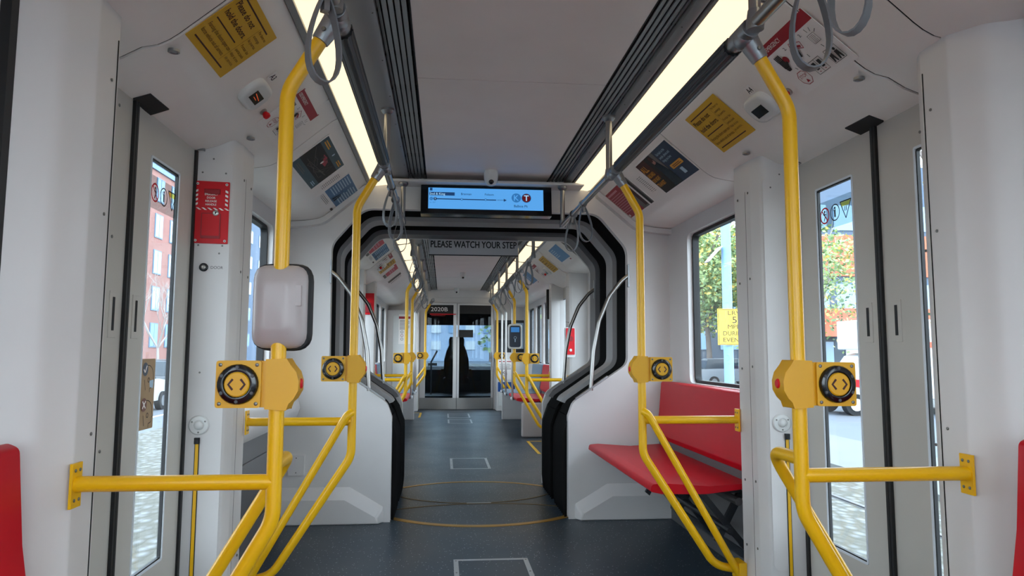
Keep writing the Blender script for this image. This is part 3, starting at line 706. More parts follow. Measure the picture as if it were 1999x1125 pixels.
strap(-.602, 4.10, .5, 'first grey loop strap left of the blue screen, nearest the camera', G1, .03, .95)
strap(-.600, 4.45, -.5, 'second grey loop strap left of the blue screen, middle of three', G1, -.02, 1.05)
strap(-.600, 4.97, .1, 'third grey loop strap left of the blue screen, at the rail end', G1, .0, 1.05)
strap(.600, 4.44, .1, 'grey loop strap right of the blue screen, the outer of two', G1, -.1, 1.0)
strap(.600, 4.79, -.5, 'grey loop strap right of the blue screen, the one by the rail end', G1, .08, 1.05)
nm = ['first', 'second', 'third', 'fourth', 'fifth', 'sixth']
for i, y in enumerate((7.35, 8.0, 8.35, 9.3, 10.6, 11.7)):
    strap(-.6, y, .5*math.sin(i*2.1), f'{nm[i]} grey loop strap past the gangway on the left rail of the far car', G2, .03*math.cos(i), 1.05)
    strap(.6, y, .5*math.cos(i*1.7), f'{nm[i]} grey loop strap past the gangway on the right rail of the far car', G2, .03*math.sin(i), 1.05)
# chrome poles rising from the far benches
for s, ys in ((-1, (11.3, 12.4, 12.95)), (1, (10.95, 12.1, 12.9))):
    for i, y in enumerate(ys):
        e = empty('steel_pole', (s*.78, y, .55), f'{["first","second","third"][i]} slim steel pole rising from the far {"left" if s < 0 else "right"} bench edge', 'pole', 'slim steel poles by the far benches')
        m = MB(); m.tube([(s*.61, y, 2.2), (s*.78, y, 1.92), (s*.78, y, .50)], .017, CHR, 12, fil=.12); m.build('tube', e)
        m = MB(); m.tube([(s*.60, y-.03, 2.2), (s*.60, y+.03, 2.2)], .026, STEEL, 12); m.lathe((s*.78, y, .50), (0, 0, 1), [(.03, 0), (.03, .03), (.02, .05)], STEEL, 12); m.build('socket', e)
# gangway curved handles
for s in (-1, 1):
    sd = 'left' if s < 0 else 'right'
    for yh, lb in ((5.33, 'near'), (6.56, 'far')):
        e = empty('curved_grab_rail', (s*1.1, yh, .95), f'curved chrome handle on the {sd} of the gangway, on its {lb} opening', 'grab handle', 'curved gangway handles')
        m = MB(); m.tube([(s*1.128, yh, 1.835), (s*1.07, yh, 1.79), (s*.975, yh, 1.67), (s*.895, yh, 1.48), (s*.850, yh, 1.25), (s*.828, yh, .955)], .0165, CHR, 16, fil=.2, n=4); m.build('tube', e)
        m = MB(); m.box(*sorted((s*1.120, s*1.132)), yh-.02, yh+.02, 1.745, 1.92, STEEL); m.build('wall_mount', e, bevel=.002)
        m = MB(); m.prism([(s*(.71), .872+.013), (s*(.955), 1.04+.013), (s*(.955), 1.055+.013), (s*(.71), .887+.013)], 1, yh-.018, yh+.018, STEEL); m.build('slope_mount', e, bevel=.002)
# ================================================================== BENCHES
def bench(s, y0, y1, label, mt=RED, dx=0.0, frame=True):
    yc_ = (y0+y1)/2; e = empty('bench_seat', (s*1.1, yc_, 0), label, 'seat')
    P = round_poly([(.80, .520), (.805, .558), (.87, .563), (1.12, .545), (1.36, .560), (1.37, .535), (1.1, .505), (.86, .508)], [.01, .02, .03, .08, .01, .01, .08, .02])
    m = MB(); m.prism([(s*x, z) for x, z in P], 1, y0, y1, mt); m.build('seat', e, bevel=.010, seg=3, smooth=50)
    P = round_poly([(1.318, .64), (1.338, .60), (1.40, .62), (1.425, 1.0), (1.40, 1.035), (1.365, 1.02), (1.345, .80)], [.015, .015, .01, .02, .02, .02, .1])
    m = MB(); m.prism([(s*x, z) for x, z in P], 1, y0, y1, mt); m.build('backrest', e, bevel=.010, seg=3, smooth=50)
    m = MB(); m.box(*sorted((s*1.34, s*1.44)), y0+.01, y1-.01, .50, .62, DGREY); m.build('back_rail', e)
    if frame:
        for k in range(3):
            y = y0+.12+(y1-y0-.28)*k/2
            m = MB()
            m.prism([(s*1.08, .508), (s*1.12, .508), (s*1.44, .12), (s*1.44, .07)], 1, y, y+.025, SLEEVE)
            m.prism([(s*1.36, .51), (s*1.40, .51), (s*1.23, .20), (s*1.20, .225)], 1, y+.05, y+.075, SLEEVE)
            m.box(*sorted((s*1.14, s*1.40)), y, y+.04, .485, .51, SLEEVE)
            m.build('support_bracket', e, bevel=.002)
        m = MB(); m.tube([(s*1.25, y0+.06, .30), (s*1.25, y1-.06, .30)], .018, SLEEVE, 10); m.tube([(s*1.30, y0+.06, .45), (s*1.30, y1-.06, .45)], .022, DGREY, 10); m.build('cross_tube', e)
        m = MB(); m.box(*sorted((s*1.41, s*1.46)), y0+.03, y1-.03, .09, .13, SLEEVE); m.build('wall_rail', e)
    for ch in e.children: ch.location.x -= s*dx
    return e
bench(1, 3.70, 5.30, 'glossy red bench under the right window, between yellow pole and gangway')
bench(-1, -.5, 1.775, 'red seat back cut off by the left edge of the frame', dx=.095)
bench(1, .9, 1.74, 'red seat back just showing at the right edge of the frame', dx=.165)
for s in (-1, 1):
    sd = 'left' if s < 0 else 'right'
    bench(s, 10.5, 11.75, f'red bench beyond the second far yellow pole on the {sd}')
    bench(s, 11.85, 13.1, f'blue-grey priority bench farthest down the {sd} side', mt=BLUE)
    m = MB(); m.box(*sorted((s*.80, s*1.45)), 13.12, 13.16, 0, .50, WALLW)
    o = m.build('seat_screen', loc=(s*1.1, 13.14, 0), bevel=.01); tag(o, f'low white screen at the end of the far {sd} benches', 'screen')
    if s > 0:
        m = MB(); m.box(.86, 1.45, 10.36, 10.44, 0, .50, PLASG); tag(m.build('seat_screen', loc=(1.1, 10.4, 0), bevel=.03), 'grey panel under the camera end of the far right red bench', 'screen')
# ================================================================== POSTERS ON THE COVES
def frame(s, y, d):
    """point on the cove slope: y along the car, d distance down the slope from x=.90"""
    dx, dz = .7737*d, -.6335*d
    O = Vector((s*(.90+dx), y, 2.487+dz)); u = Vector((0, -1, 0)) if s > 0 else Vector((0, 1, 0)); v = Vector((-.7737*s, 0, .6335)); n = u.cross(v)
    return O + n*.003, u, v
DM = .190   # slope distance of poster centre
def yellow_notice(s, y, label, w_=.375, h=.262, lift=.006, extra=None):
    O, u, v = frame(s, y, DM); n = u.cross(v); c = Card(O+n*lift, u, v); c.slab(w_, h, .002, PY)
    L = -w_/2
    c.rect(-.02, h/2-.028, w_-.09, .006, PBR); c.rect(-.015, -h/2+.026, w_-.09, .006, PBR); c.rect(-.065, -.012, .20, .005, PBR)
    c.text('Please do not', L+.022, .062, .026, PBR, w_=.185, bold=.025); c.text('hold the doors.', L+.022, .016, .026, PBR, w_=.205, bold=.025)
    c.text('Forcing the doors open can', L+.022, -.050, .017, PBR2, w_=.215, bold=.01); c.text('force vehicle out of service.', L+.022, -.080, .017, PBR2, w_=.215, bold=.01)
    c.line([(.062, .095), (.062, -.095)], .0012, PBR2)
    for i, t in enumerate(('Por favor no', 'sostenga', 'las puertas.', 'Forzar las', 'puertas puede', 'dejar el tren', 'sin servicio.')): c.text(t, .072, .078-i*.024-(.008 if i > 2 else 0), .013, PBR2, w_=.08 if len(t) > 9 else .062, bold=.01)
    o = c.build('door_notice', loc=O); return tag(o, label, 'notice', 'yellow door notices')
def emergency_notice(s, y, label, w_=.37, h=.262):
    O, u, v = frame(s, y, DM); n = u.cross(v); c = Card(O+n*.006, u, v); c.slab(w_, h, .002, PW)
    c.rect(0, h/2-.024, w_, .048, PR); c.rect(-w_/2+.006, h/2-.0, .012, .012, PR); c.rect(w_/2-.006, h/2, .012, .012, PR)
    for i in range(4): c.ring(-w_/2+.020+i*.010, h/2-.024, .009, .002, PW, 10)
    c.text('EMERGENCY', -w_/2+.062, h/2-.033, .019, PW, w_=.105, bold=.01)
    x1, x2, x3 = -.115, .005, .120
    for x, t in ((x1, '1.'), (x2, '2.'), (x3, '3.')): c.text(t, x-.052, .058, .014, PK, bold=.02)
    # hand pressing red button
    c.disc(x1+.030, .030, .016, PR); c.rect(x1, .018, .034, .040, PK, r=.008)
    for k in range(4): c.rect(x1-.014+k*.0095, .050, .007, .030, PK, r=.003)
    c.poly([(x1+.012, .0), (x1+.030, .018), (x1+.024, .026), (x1+.010, .016)], PK); c.poly([(x1-.014, -.002), (x1+.016, -.002), (x1+.010, -.016), (x1-.008, -.016)], PK)
    c.line([(x1+.03, -.018), (x1+.036, -.030)], .003, PK)
    # stop octagon
    c.ring(x1+.025, -.072, .036, .003, PR, 8, PI/8); c.text('STOP', x1+.025, -.070, .015, PR, al='C', w_=.046, bold=.01); c.poly([(x1+.015, -.094), (x1+.035, -.094), (x1+.025, -.078)], PR)
    # hand pulling a cover
    c.line([(x2-.02, .050), (x2+.036, .022), (x2+.046, .050), (x2-.008, .070), (x2-.02, .050)], .003, PR); c.rect(x2+.016, .042, .036, .010, PR, rot=-.4); c.poly([(x2-.026, .044), (x2-.004, .052), (x2+.006, .030), (x2-.006, -.002), (x2-.020, .0), (x2-.018, .024)], PK)
    c.line([(x2+.020, -.005), (x2+.020, -.020)], .003, PK)
    # doors
    c.line([(x2-.02, -.035), (x2+.052, -.035), (x2+.052, -.098), (x2-.02, -.098), (x2-.02, -.035)], .002, PK); c.line([(x2+.016, -.035), (x2+.016, -.098)], .002, PK)
    c.rect(x2-.002, -.062, .018, .036, PK); c.rect(x2+.034, -.062, .018, .036, PK); c.rect(x2-.002, -.089, .006, .004, PR); c.rect(x2+.034, -.089, .006, .004, PR)
    # speaker and people
    c.line([(x3-.02, .045), (x3+.02, .045), (x3+.02, .005), (x3-.02, .005), (x3-.02, .045)], .0015, PK); c.lines(x3-.014, .038, .028, 6, .0055, .0015, PG)
    for a in (.5, 1.1, 1.7): c.line([(x3+.026*math.cos(a)+.004, .03+.026*math.sin(a)), (x3+.044*math.cos(a)+.004, .03+.044*math.sin(a))], .003, PG)
    c.line([(x3+.0, -.008), (x3+.004, -.022)], .003, PK)
    c.line([(x3-.025, -.035), (x3+.045, -.035), (x3+.045, -.098), (x3-.025, -.098), (x3-.025, -.035)], .002, PK)
    for q in (-.008, .026): c.disc(x3+q, -.048, .007, PK); c.poly([(x3+q-.009, -.056), (x3+q+.009, -.056), (x3+q+.012, -.094), (x3+q+.004, -.094), (x3+q, -.075), (x3+q-.006, -.094), (x3+q-.014, -.094)], PK)
    return tag(c.build('emergency_notice', loc=O), label, 'notice', 'emergency notices')
yellow_notice(-1, 2.495, 'yellow please-do-not-hold-the-doors notice at the top left, in front of unit A3', .37)
yellow_notice(1, 3.272, 'yellow please-do-not-hold-the-doors notice on the near right cove, beyond label A4')
emergency_notice(-1, 3.395, 'white emergency instructions behind the near left yellow pole, with a red header')
emergency_notice(1, 2.448, 'white emergency instructions with a red header at the top right, by the near pole')
def small_label(s, y, d, t, label):
    O, u, v = frame(s, y, d); n = u.cross(v); c = Card(O+n*.006, u, v); c.slab(.052, .050, .001, PW, .002); c.text(t, 0, -.013, .027, PK, al='C', bold=.03, w_=.040)
    tag(c.build('number_label', loc=O), label, 'label')
small_label(-1, 2.935, .150, 'A3', 'small white sticker reading A3 on the near left cove')
small_label(1, 2.865, .160, 'A4', 'small white sticker reading A4 on the near right cove')
def door_unit(s, y, label, lit):
    O, u, v = frame(s, y, .252); n = u.cross(v); e = empty('door_indicator', O, label, 'indicator', 'door indicator units')
    def L(w_, h, r, t): return [O+u*a+v*b+n*t for a, b in round_poly([(-w_/2, -h/2), (w_/2, -h/2), (w_/2, h/2), (-w_/2, h/2)], r, 5)]
    m = MB(); m.loft([L(.19, .135, .058, 0), L(.19, .135, .058, .018), L(.176, .12, .05, .028), L(.15, .098, .04, .030)], PLASW); m.build('casing', e, smooth=50)
    c = Card(O+n*.031, u, v); c.z = 0; c.rect(-.006, -.006, .098, .048, GLOSSK)
    if lit: c.line([(-.040, .004), (.030, -.006)], .004, LEDO); c.line([(-.030, -.012), (.010, -.014)], .003, LEDO)
    c.build('display_window', e)
door_unit(-1, 2.955, 'white oval door indicator with a dark display beside label A3', True)
door_unit(1, 2.895, 'white oval door indicator half hidden behind the near right pole, by label A4', False)
def red_knob(s, y, label):
    O, u, v = frame(s, y, .268); n = u.cross(v); e = empty('alarm_button', O, label, 'button', 'red alarm buttons')
    m = MB(); m.lathe(O, n, [(.017, 0), (.017, .012), (.014, .016)], CHR, 18); m.build('bezel', e)
    m = MB(); m.lathe(O+n*.014, n, [(.010, 0), (.015, .010), (.017, .018), (.014, .026), (.006, .029)], REDP, 18); m.build('knob', e)
red_knob(-1, 3.155, 'small round red button below the near left emergency notice')
red_knob(1, 2.685, 'small round red button beside the near right emergency notice')
# speaker slots, ceiling downlights, door sensors
def speaker(s, y, label):
    O, u, v = frame(s, y, .200); c = Card(O, u, v); c.z = .0
    for i in range(13):
        for j in range(2): c.rect((-.024+.048*j)*1.0, (i-6)*.0125, .034, .0035, PG, r=.001)
    tag(c.build('speaker_grille', loc=O), label, 'speaker')
speaker(1, 4.535, 'slotted loudspeaker grille between the two right cove advertisements')
speaker(-1, 4.685, 'slotted loudspeaker grille between the two left cove advertisements')
def spot(x, y, z, label, tilt=0):
    m = MB(); m.lathe((x, y, z), (0, 0, -1), [(.018, -.006), (.019, .003), (.014, .005), (.011, .001), (.001, .001)], STEEL, 18)
    tag(m.build('ceiling_fastener', loc=(x, y, z)), label, 'fastener', 'round metal ceiling fasteners')
spot(-1.183, 2.333, 2.226, 'round metal fastener on the ceiling nearest the top left yellow notice'); spot(-1.40, 3.27, 2.158, 'round metal fastener above the red door release box'); spot(-1.19, 3.30, 2.226, 'round metal fastener over the front of the left pillar, nearest the aisle')
spot(1.183, 2.333, 2.226, 'round metal fastener below the right emergency notice'); spot(1.19, 3.30, 2.226, 'round metal fastener below the right yellow notice'); spot(1.40, 3.20, 2.158, 'round metal fastener behind the near right pole at the door corner')
for s in (-1, 1):
    sd = 'left' if s < 0 else 'right'
    m = MB(); P = [(0, 2.59), (0, 2.59), (0, 2.76)] if s < 0 else [(0, 2.55), (0, 2.55), (0, 2.715)]
    za = 2.168
    lo = [[(s*x, y, z_) for x, y, z_ in ((1.355, P[0][1], 2.1735-k), (1.415, P[0][1], 2.1515-k), (1.425, P[2][1], 2.148-k), (1.352, P[2][1], 2.1745-k))] for k in (-.01, .004)]
    m.loft(lo, VENTD); o = m.build('door_sensor', loc=(s*1.4, 2.8, 2.16), bevel=.002)
    tag(o, f'flat dark sensor strip in the ceiling above the near {sd} doors', 'sensor', 'door sensors')
    lo = [[(s*x, P[0][1]+.105+dy, z_-.0065) for x, dy, z_ in ((1.385, -.03, 2.1705), (1.405, -.03, 2.1635), (1.405, .03, 2.1635), (1.385, .03, 2.1705))]]
# ads
def ad(s, y, w_, h, label, kind, d=DM):
    O, u, v = frame(s, y, d); n = u.cross(v); c = Card(O, u, v)
    if kind == 'night':      # reads: photo left, navy right
        c.slab(w_+.02, h+.02, .002, PW); c.rect(0, 0, w_, h, PK); c.rect(w_*.28, 0, w_*.44, h, PN); c.rect(-w_*.36, .0, w_*.28, h, PBR)
        c.rect(-w_*.36, -h*.3, w_*.28, h*.4, PK); c.poly([(-.02, h/2), (.035, h/2), (.03, -.02), (.0, -.03)], PG); c.disc(-.045, .075, .022, mat('skin_print', (170, 120, 110), .6)); c.poly([(-.07, .055), (-.01, .065), (.03, -.02), (.035, -h/2), (-.09, -h/2), (-.08, -.04)], GLOSSK); c.disc(-.05, .10, .022, PBR)
        c.text('ALL', -w_/2+.012, .052, .048, PO, w_=.10, bold=.03); c.text('ABOARD', -w_/2+.012, .008, .030, PO, w_=.12, bold=.03); c.text('OUR NIGHT', -w_/2+.012, -.034, .028, PO, w_=.13, bold=.03); c.text('TRANSIT', -w_/2+.012, -.078, .030, PO, w_=.135, bold=.03)
        for i, t in enumerate(('Get back to the', 'people, places and', 'things you love')): c.text(t, w_*.10, .088-i*.028, .018, PLB, w_=(.145, .17, .14)[i], bold=.02)
        c.rect(w_*.28, -.020, .18, .034, PO, r=.008); c.lines(w_*.28-.065, -.016, .13, 2, .010, .004, PBR); c.rect(w_*.28, -.075, .045, .045, PLB)
    elif kind == 'redtext':
        c.slab(w_+.02, h+.02, .002, PW); c.rect(-w_*.20, 0, w_*.60, h, PR); c.rect(w_*.30, 0, w_*.40, h, PG); c.rect(w_*.28, .01, w_*.10, h*.96, PBR); c.rect(w_*.42, -.01, w_*.08, h*.9, PK); c.rect(w_*.36, -.02, w_*.05, h*.9, PW)
        c.lines(-w_/2+.015, h/2-.028, .28, 1, .02, .016, mat('poster_pink', (206, 140, 150), .6)); c.lines(-w_/2+.015, h/2-.058, .30, 9, .019, .006, MATS['poster_pink'])
        c.rect(-w_/2+.03, -h/2+.02, .03, .02, PW)
    elif kind == 'photo':
        c.slab(w_+.024, h+.024, .002, PW); c.rect(0, 0, w_, h, PK); c.rect(0, h/2-.030, w_, .060, PT); c.rect(0, -h/2+.030, w_, .060, PT)
        random.seed(3)
        c.poly([(-.10, .055), (-.02, .062), (.06, .050), (.10, .02), (.02, .015), (-.03, .035)], mat('poster_rose', (170, 60, 72), .6)); c.disc(-.0, .02, .014, PW)
        for k in range(16): c.line([(random.uniform(-w_/2+.02, w_/2-.06), random.uniform(-.065, .06)) for _ in range(2)], .002, PG)
        for k in range(10): c.disc(random.uniform(-.2, .2), random.uniform(-.05, .05), random.uniform(.006, .016), mat('poster_smoke', (66, 56, 52), .6), 8)
        c.lines(-w_/2+.03, h/2-.022, .15, 2, .014, .008, PO); c.lines(w_/2-.17, h/2-.022, .12, 2, .014, .008, PO); c.disc(0, h/2-.03, .012, PLB)
        c.lines(-w_/2+.04, -h/2+.034, .22, 2, .012, .005, PG); c.lines(w_/2-.15, -h/2+.036, .10, 2, .012, .006, PLB)
    elif kind == 'bluetext':
        c.slab(w_+.02, h+.02, .002, PW); c.rect(0, .030, w_, h-.06, PB)
        for i in range(4): c.line([(-.06+i*.015, .04), (-.03+i*.016, .02)], .002, PK)
        for i in range(8): c.rect(-w_*.28, h/2-.02-i*.020, w_*.36, .008, PLB)
        for i in range(8): c.rect(w_*.24, h/2-.02-i*.020, w_*.40*(1 if i % 3 else .7), .009, PLB)
        c.poly([(-.03, -.06), (.0, .01), (.012, .01), (.0, -.06)], PK); c.poly([(.03, -.06), (.03, .01), (.04, .01), (.06, -.06)], PK)
        c.rect(w_/2-.07, -h/2+.022, .10, .018, PBR); c.lines(-w_/2+.04, -h/2+.038, .24, 3, .011, .003, PG); c.ring(-w_/2+.018, -h/2+.03, .012, .003, PG)
    elif kind == 'sky':
        c.slab(w_+.02, h+.02, .002, PW); c.rect(-.0, .02, w_, h-.05, mat('poster_sky', (96, 146, 190), .5)); 
        c.lines(-w_/2+.03, h/2-.035, .2, 5, .026, .012, PLB); c.rect(w_/2-.07, -h/2+.02, .06, .016, PR)
    elif kind == 'list':
        c.slab(w_+.02, h+.02, .002, PW); c.rect(-w_*.16, 0, w_*.42, h*.92, PG); c.rect(-w_*.2, .02, w_*.1, h*.7, PK); c.rect(-w_*.05, -.01, w_*.07, h*.75, PBR); c.lines(w_*.12, h/2-.03, w_*.34, 10, .021, .007, PG)
    elif kind == 'redhead':
        c.slab(w_+.02, h+.02, .002, PW); c.rect(0, .02, w_, h-.06, mat('poster_light_red', (196, 62, 78), .5)); c.lines(-w_*.42, .055, w_*.84, 3, .032, .018, mat('poster_pink', (206, 140, 150), .6)); c.rect(0, -h/2+.025, w_, .04, PG)
    return tag(c.build('poster', loc=O), label, 'poster', 'advertisements on the coves')
ad(1, 4.120, .60, .262, 'navy and black night transit advertisement on the near right cove', 'night')
ad(1, 4.985, .60, .262, 'dark red text advertisement on the near right cove, beside the gangway', 'redtext')
ad(-1, 4.250, .62, .262, 'dark photo advertisement with a red burst on the near left cove', 'photo')
ad(-1, 5.070, .56, .262, 'blue text advertisement on the near left cove, next to the gangway', 'bluetext')
ad(1, 7.30, .55, .262, 'white advertisement with grey photographs, first on the far right cove', 'list'); ad(1, 8.02, .55, .262, 'sky-blue advertisement, second on the far right cove', 'sky')
ad(-1, 7.62, .50, .262, 'pink-red advertisement, first on the far left cove', 'redhead'); ad(-1, 8.22, .56, .262, 'blue-grey advertisement, second on the far left cove', 'bluetext')
yellow_notice(1, 8.93, 'yellow door notice on the far right cove past the gangway'); emergency_notice(1, 9.75, 'white emergency instructions on the far right cove')
emergency_notice(-1, 8.86, 'white emergency instructions on the far left cove'); yellow_notice(-1, 9.42, 'yellow door notice on the far left cove beside the far doors')
door_unit(1, 9.33, 'white oval door indicator on the far right cove', False); door_unit(-1, 9.13, 'white oval door indicator on the far left cove', False)
red_knob(1, 9.52, 'small round red button on the far right cove'); red_knob(-1, 9.02, 'small round red button on the far left cove')
ad(1, 10.75, .55, .262, 'blue advertisement, third on the far right cove', 'sky'); ad(-1, 10.02, .55, .262, 'red advertisement, third on the far left cove', 'redhead')
ad(1, 11.75, .55, .262, 'white route list advertisement, fourth on the far right cove', 'list'); ad(-1, 11.0, .55, .262, 'white advertisement with photographs, fourth on the far left cove', 'list')
# ================================================================== FRONT PANEL FITTINGS
# red emergency release box on left pillar front face (slightly turned plane)
u = Vector((.1, -.0, 0)); fa = Vector((-1.45, 3.268, 0)); fb = Vector((-1.262, 3.292, 0)); u = (fb-fa).normalized(); n_ = Vector((u.y, -u.x, 0))
def on_pillar(x, z, lift=0.0): t = (x-fa.x)/(fb.x-fa.x); p = fa+(fb-fa)*t; return Vector((p.x, p.y, z)) + n_*lift
m = MB(); 
O = on_pillar(-1.352, 1.1, .001)
def plate_on(O, w_, h, t, mt, r=.004): c_ = Card(O, u, (0, 0, 1)); c_.slab(w_, h, t, mt, r); return c_
c = plate_on(on_pillar(-1.345, 1.17, .0), .165, 1.87, .004, WALLW, .03)
for x, z in ((-.0, .95), (-.045, .885), (.055, .885), (-.05, .55), (.052, .55), (.04, .515), (-.02, -.02), (-.01, -.22)): c.disc(x, z, .0045, SCREW, 8)
tag(c.build('pillar_cover', loc=O), 'tall white cover plate on the left pillar, holding the red door release box', 'cover plate')
O = on_pillar(-1.345, 1.871, .005); e = empty('door_release_box', O, 'red emergency door release box on the left pillar beside the doors', 'emergency box')
c = Card(O, u, (0, 0, 1)); c.slab(.150, .285, .006, REDP, .004)
for x in (-.062, .062):
    for z in (-.13, .13): c.disc(x, z, .006, PLASW, 10); c.disc(x, z, .003, SCREW, 8)
W = .145
for k in range(6): c.poly([(-.066+k*.024, .020), (-.056+k*.024, .020), (-.062+k*.024+.02, .032-.022), (-.072+k*.024+.02, .010)], PW)
for q in (-1, 1):
    for k in range(4): c.poly([(q*.058, .034+k*.020), (q*.070, .028+k*.020), (q*.070, .038+k*.020), (q*.058, .044+k*.020)], PW)
for i, t in enumerate(('EMERGENCY', 'DOOR', 'RELEASE', 'HANDLE')): c.text(t, -.002, .077-i*.0155, .0095, PW, al='C', w_=(.055, .036, .048, .046)[i], bold=.02)
c.build('back_plate', e)
c = Card(O+n_*.006, u, (0, 0, 1)); c.slab(.082, .115, .006, DKRED, .003); c.rect(0, .004, .074, .10, REDP); c.O = O+n_*.006; c.build('cover_flap', e).location += Vector((0, 0, -.062))
m = MB(); P = on_pillar(-1.339, 1.871+.083, .012); m.box(P.x-.040, P.x+.030, P.y-.006, P.y+.006, P.z, P.z+.024, DKRED); m.build('grip_lip', e, bevel=.003)
m = MB(); P = on_pillar(-1.325, 1.871-.004, .012); m.lathe(P, n_, [(.013, 0), (.013, .008), (.009, .010), (.001, .010)], CHR, 18); m.lathe(P+n_*.010, n_, [(.004, 0), (.004, .001)], PK, 8); m.build('lock', e)
# key switch + DOOR label
O = on_pillar(-1.367, 1.620, .005); e = empty('key_switch', O, 'round key switch with a DOOR label below the red release box', 'switch')
m = MB(); m.lathe(O, n_, [(.019, 0), (.019, .006), (.016, .009), (.001, .009)], GLOSSK, 22); m.build('bezel', e)
m = MB(); m.lathe(O+n_*.009, n_, [(.0095, 0), (.0095, .004), (.006, .005), (.001, .003)], CHR, 16); m.build('key_barrel', e)
c = Card(on_pillar(-1.312, 1.620, .005), u, (0, 0, 1)); c.slab(.062, .022, .0005, WALLW, .002); c.text('DOOR', 0, -.006, .013, PK, al='C', w_=.052); c.build('label', e)
def sensor_disc(P, nn, label):
    e = empty('passenger_sensor', P, label, 'sensor', 'round door sensors'); P = Vector(P)
    m = MB(); m.lathe(P, nn, [(.043, 0), (.043, .004), (.038, .010), (.024, .012), (.022, .008), (.001, .008)], PLASW, 28)
    up = Vector((0, 0, 1)); side = Vector(nn).cross(up).normalized()
    for a in (.5, 2.6, 4.7): m.lathe(P+side*.031*math.cos(a)+up*.031*math.sin(a)+Vector(nn)*.010, nn, [(.004, 0), (.004, .002)], SCREW, 8)
    m.build('base_ring', e)
    m = MB(); m.lathe(P+Vector(nn)*.008, nn, [(.020, 0), (.018, .006), (.012, .012), (.003, .014)], PLASW, 20); m.build('dome', e)
sensor_disc(on_pillar(-1.358, .920, .005), n_, 'round white door sensor above the yellow strip on the left pillar')
ur = Vector((u.x, -u.y, 0)); nr = Vector((-n_.x, n_.y, 0))
def on_pillar_r(x, z, lift=0.0): p = on_pillar(-x, z, lift); return Vector((-p.x, p.y, p.z))
sensor_disc(on_pillar_r(1.318, .915, .005), nr, 'round white door sensor half hidden behind the near right yellow pole')
for s, f in ((-1, on_pillar), (1, on_pillar_r)):
    P = f(s*1.362 if s < 0 else 1.340, .45, .004); nn = n_ if s < 0 else nr; sd = 'left' if s < 0 else 'right'
    e = empty('door_edge_strip', P, f'thin yellow strip with a black end cap running down the {sd} door pillar', 'strip', 'yellow door pillar strips')
    m = MB(); uu = u if s < 0 else ur
    def bx(m, w0, w1, z0, z1, t0, t1, mt):
        pts = [P+uu*a+nn*b for a, b in ((w0, t0), (w1, t0), (w1, t1), (w0, t1))]; m.loft([[(p.x, p.y, z) for p in pts] for z in (z0, z1)], mt)
    bx(m, -.010, .010, .02, .838, 0, .003, BLACK); bx(m, -.0065, .0065, .02, .838, .003, .006, YEL); m.build('strip', e)
    m = MB(); bx(m, -.012, .012, .838, .866, 0, .012, GLOSSK); m.build('end_cap', e, bevel=.002)
# right pillar cover plate
c = Card(on_pillar_r(1.345, 1.17, 0), ur, (0, 0, 1)); 

c.slab(.165, 1.87, .004, WALLW, .03)
for x, z in ((0, .95), (-.045, .885), (.055, .885), (.02, .02), (-.02, -.24)): c.disc(x, z, .0045, SCREW, 8)
tag(c.build('pillar_cover', loc=on_pillar_r(1.345, 1.17, 0)), 'tall white cover plate on the right pillar behind the near right pole', 'cover plate')
# ================================================================== SCREEN, SIGN, CAMERA
O = Vector((.026, 5.26, 2.382)); v = Vector((0, .12, 1)).normalized()
e = empty('route_display', O, 'black framed blue route screen above the gangway opening', 'display screen')
m = MB(); m.prism([(5.262-.014, 2.270), (5.37, 2.270), (5.37, 2.497), (5.262+.0145, 2.497)], 0, -.470, .520, GLOSSK); m.build('casing', e, bevel=.006)
c = Card(Vector((.026, 5.258, 2.392)), (1, 0, 0), v); c.z = 0; w_, h = .87, .165
c.z = .002; c.rect(-.005, 0, w_, h, SCR)
c.rect(-.42, .070, .020, .022, SCRD); c.rect(-.338, .035, .19, .026, SCRD); c.text('2nd & King', -.43, .026, .018, SCRW, w_=.115, bold=.02)
c.text('Brannan', -.195, .029, .016, SCRD, w_=.078, bold=.02); c.text('Folsom', -.015, .029, .016, SCRD, w_=.066, bold=.02)
c.line([(-.385, -.006), (.07, -.006)], .008, SCRD)
for k in range(6): c.rect(.080+k*.009, -.006, .004, .007, SCRD)
c.poly([(.128, .006), (.128, -.018), (.150, -.006)], SCRD)
for x in (-.19, -.01): c.disc(x, -.006, .009, SCRD, 12); c.disc(x, -.006, .006, SCR, 12)
c.disc(-.418, -.006, .013, SCRM); c.text('K', -.418, -.012, .012, SCR, al='C'); c.disc(-.389, -.006, .013, SCRD); c.text('T', -.389, -.012, .013, SCRW, al='C', bold=.03)
c.text('in 07', -.428, -.040, .011, SCRM, w_=.042)
c.disc(.223, .014, .036, SCRM, 28); c.text('K', .223, -.007, .043, SCR, al='C', bold=.03); c.disc(.300, .014, .036, SCRD, 28); c.disc(.300, .014, .031, SCRR, 28); c.text('T', .300, -.007, .043, SCRW, al='C', bold=.04)
c.text('Balboa Pk', .258, -.060, .018, SCRD, al='C', w_=.105, bold=.02)
c.build('screen', e)
e = empty('warning_sign', (0, 6.8, 2.255), 'grey sign reading please watch your step hanging in the gangway', 'sign')
m = MB(); m.box(-.435, .425, 6.800, 6.812, 2.175, 2.330, SIGNG); m.build('board', e, bevel=.002)
m = MB(); m.box(-.438, .428, 6.797, 6.815, 2.168, 2.176, PK); m.build('bottom_edge', e)
c = Card((-.005, 6.798, 2.275), (1, 0, 0), (0, 0, 1)); c.z = .0008; c.text('PLEASE WATCH YOUR STEP', 0, -.030, .064, PK, al='C', w_=.83, bold=.03); c.build('lettering', e)
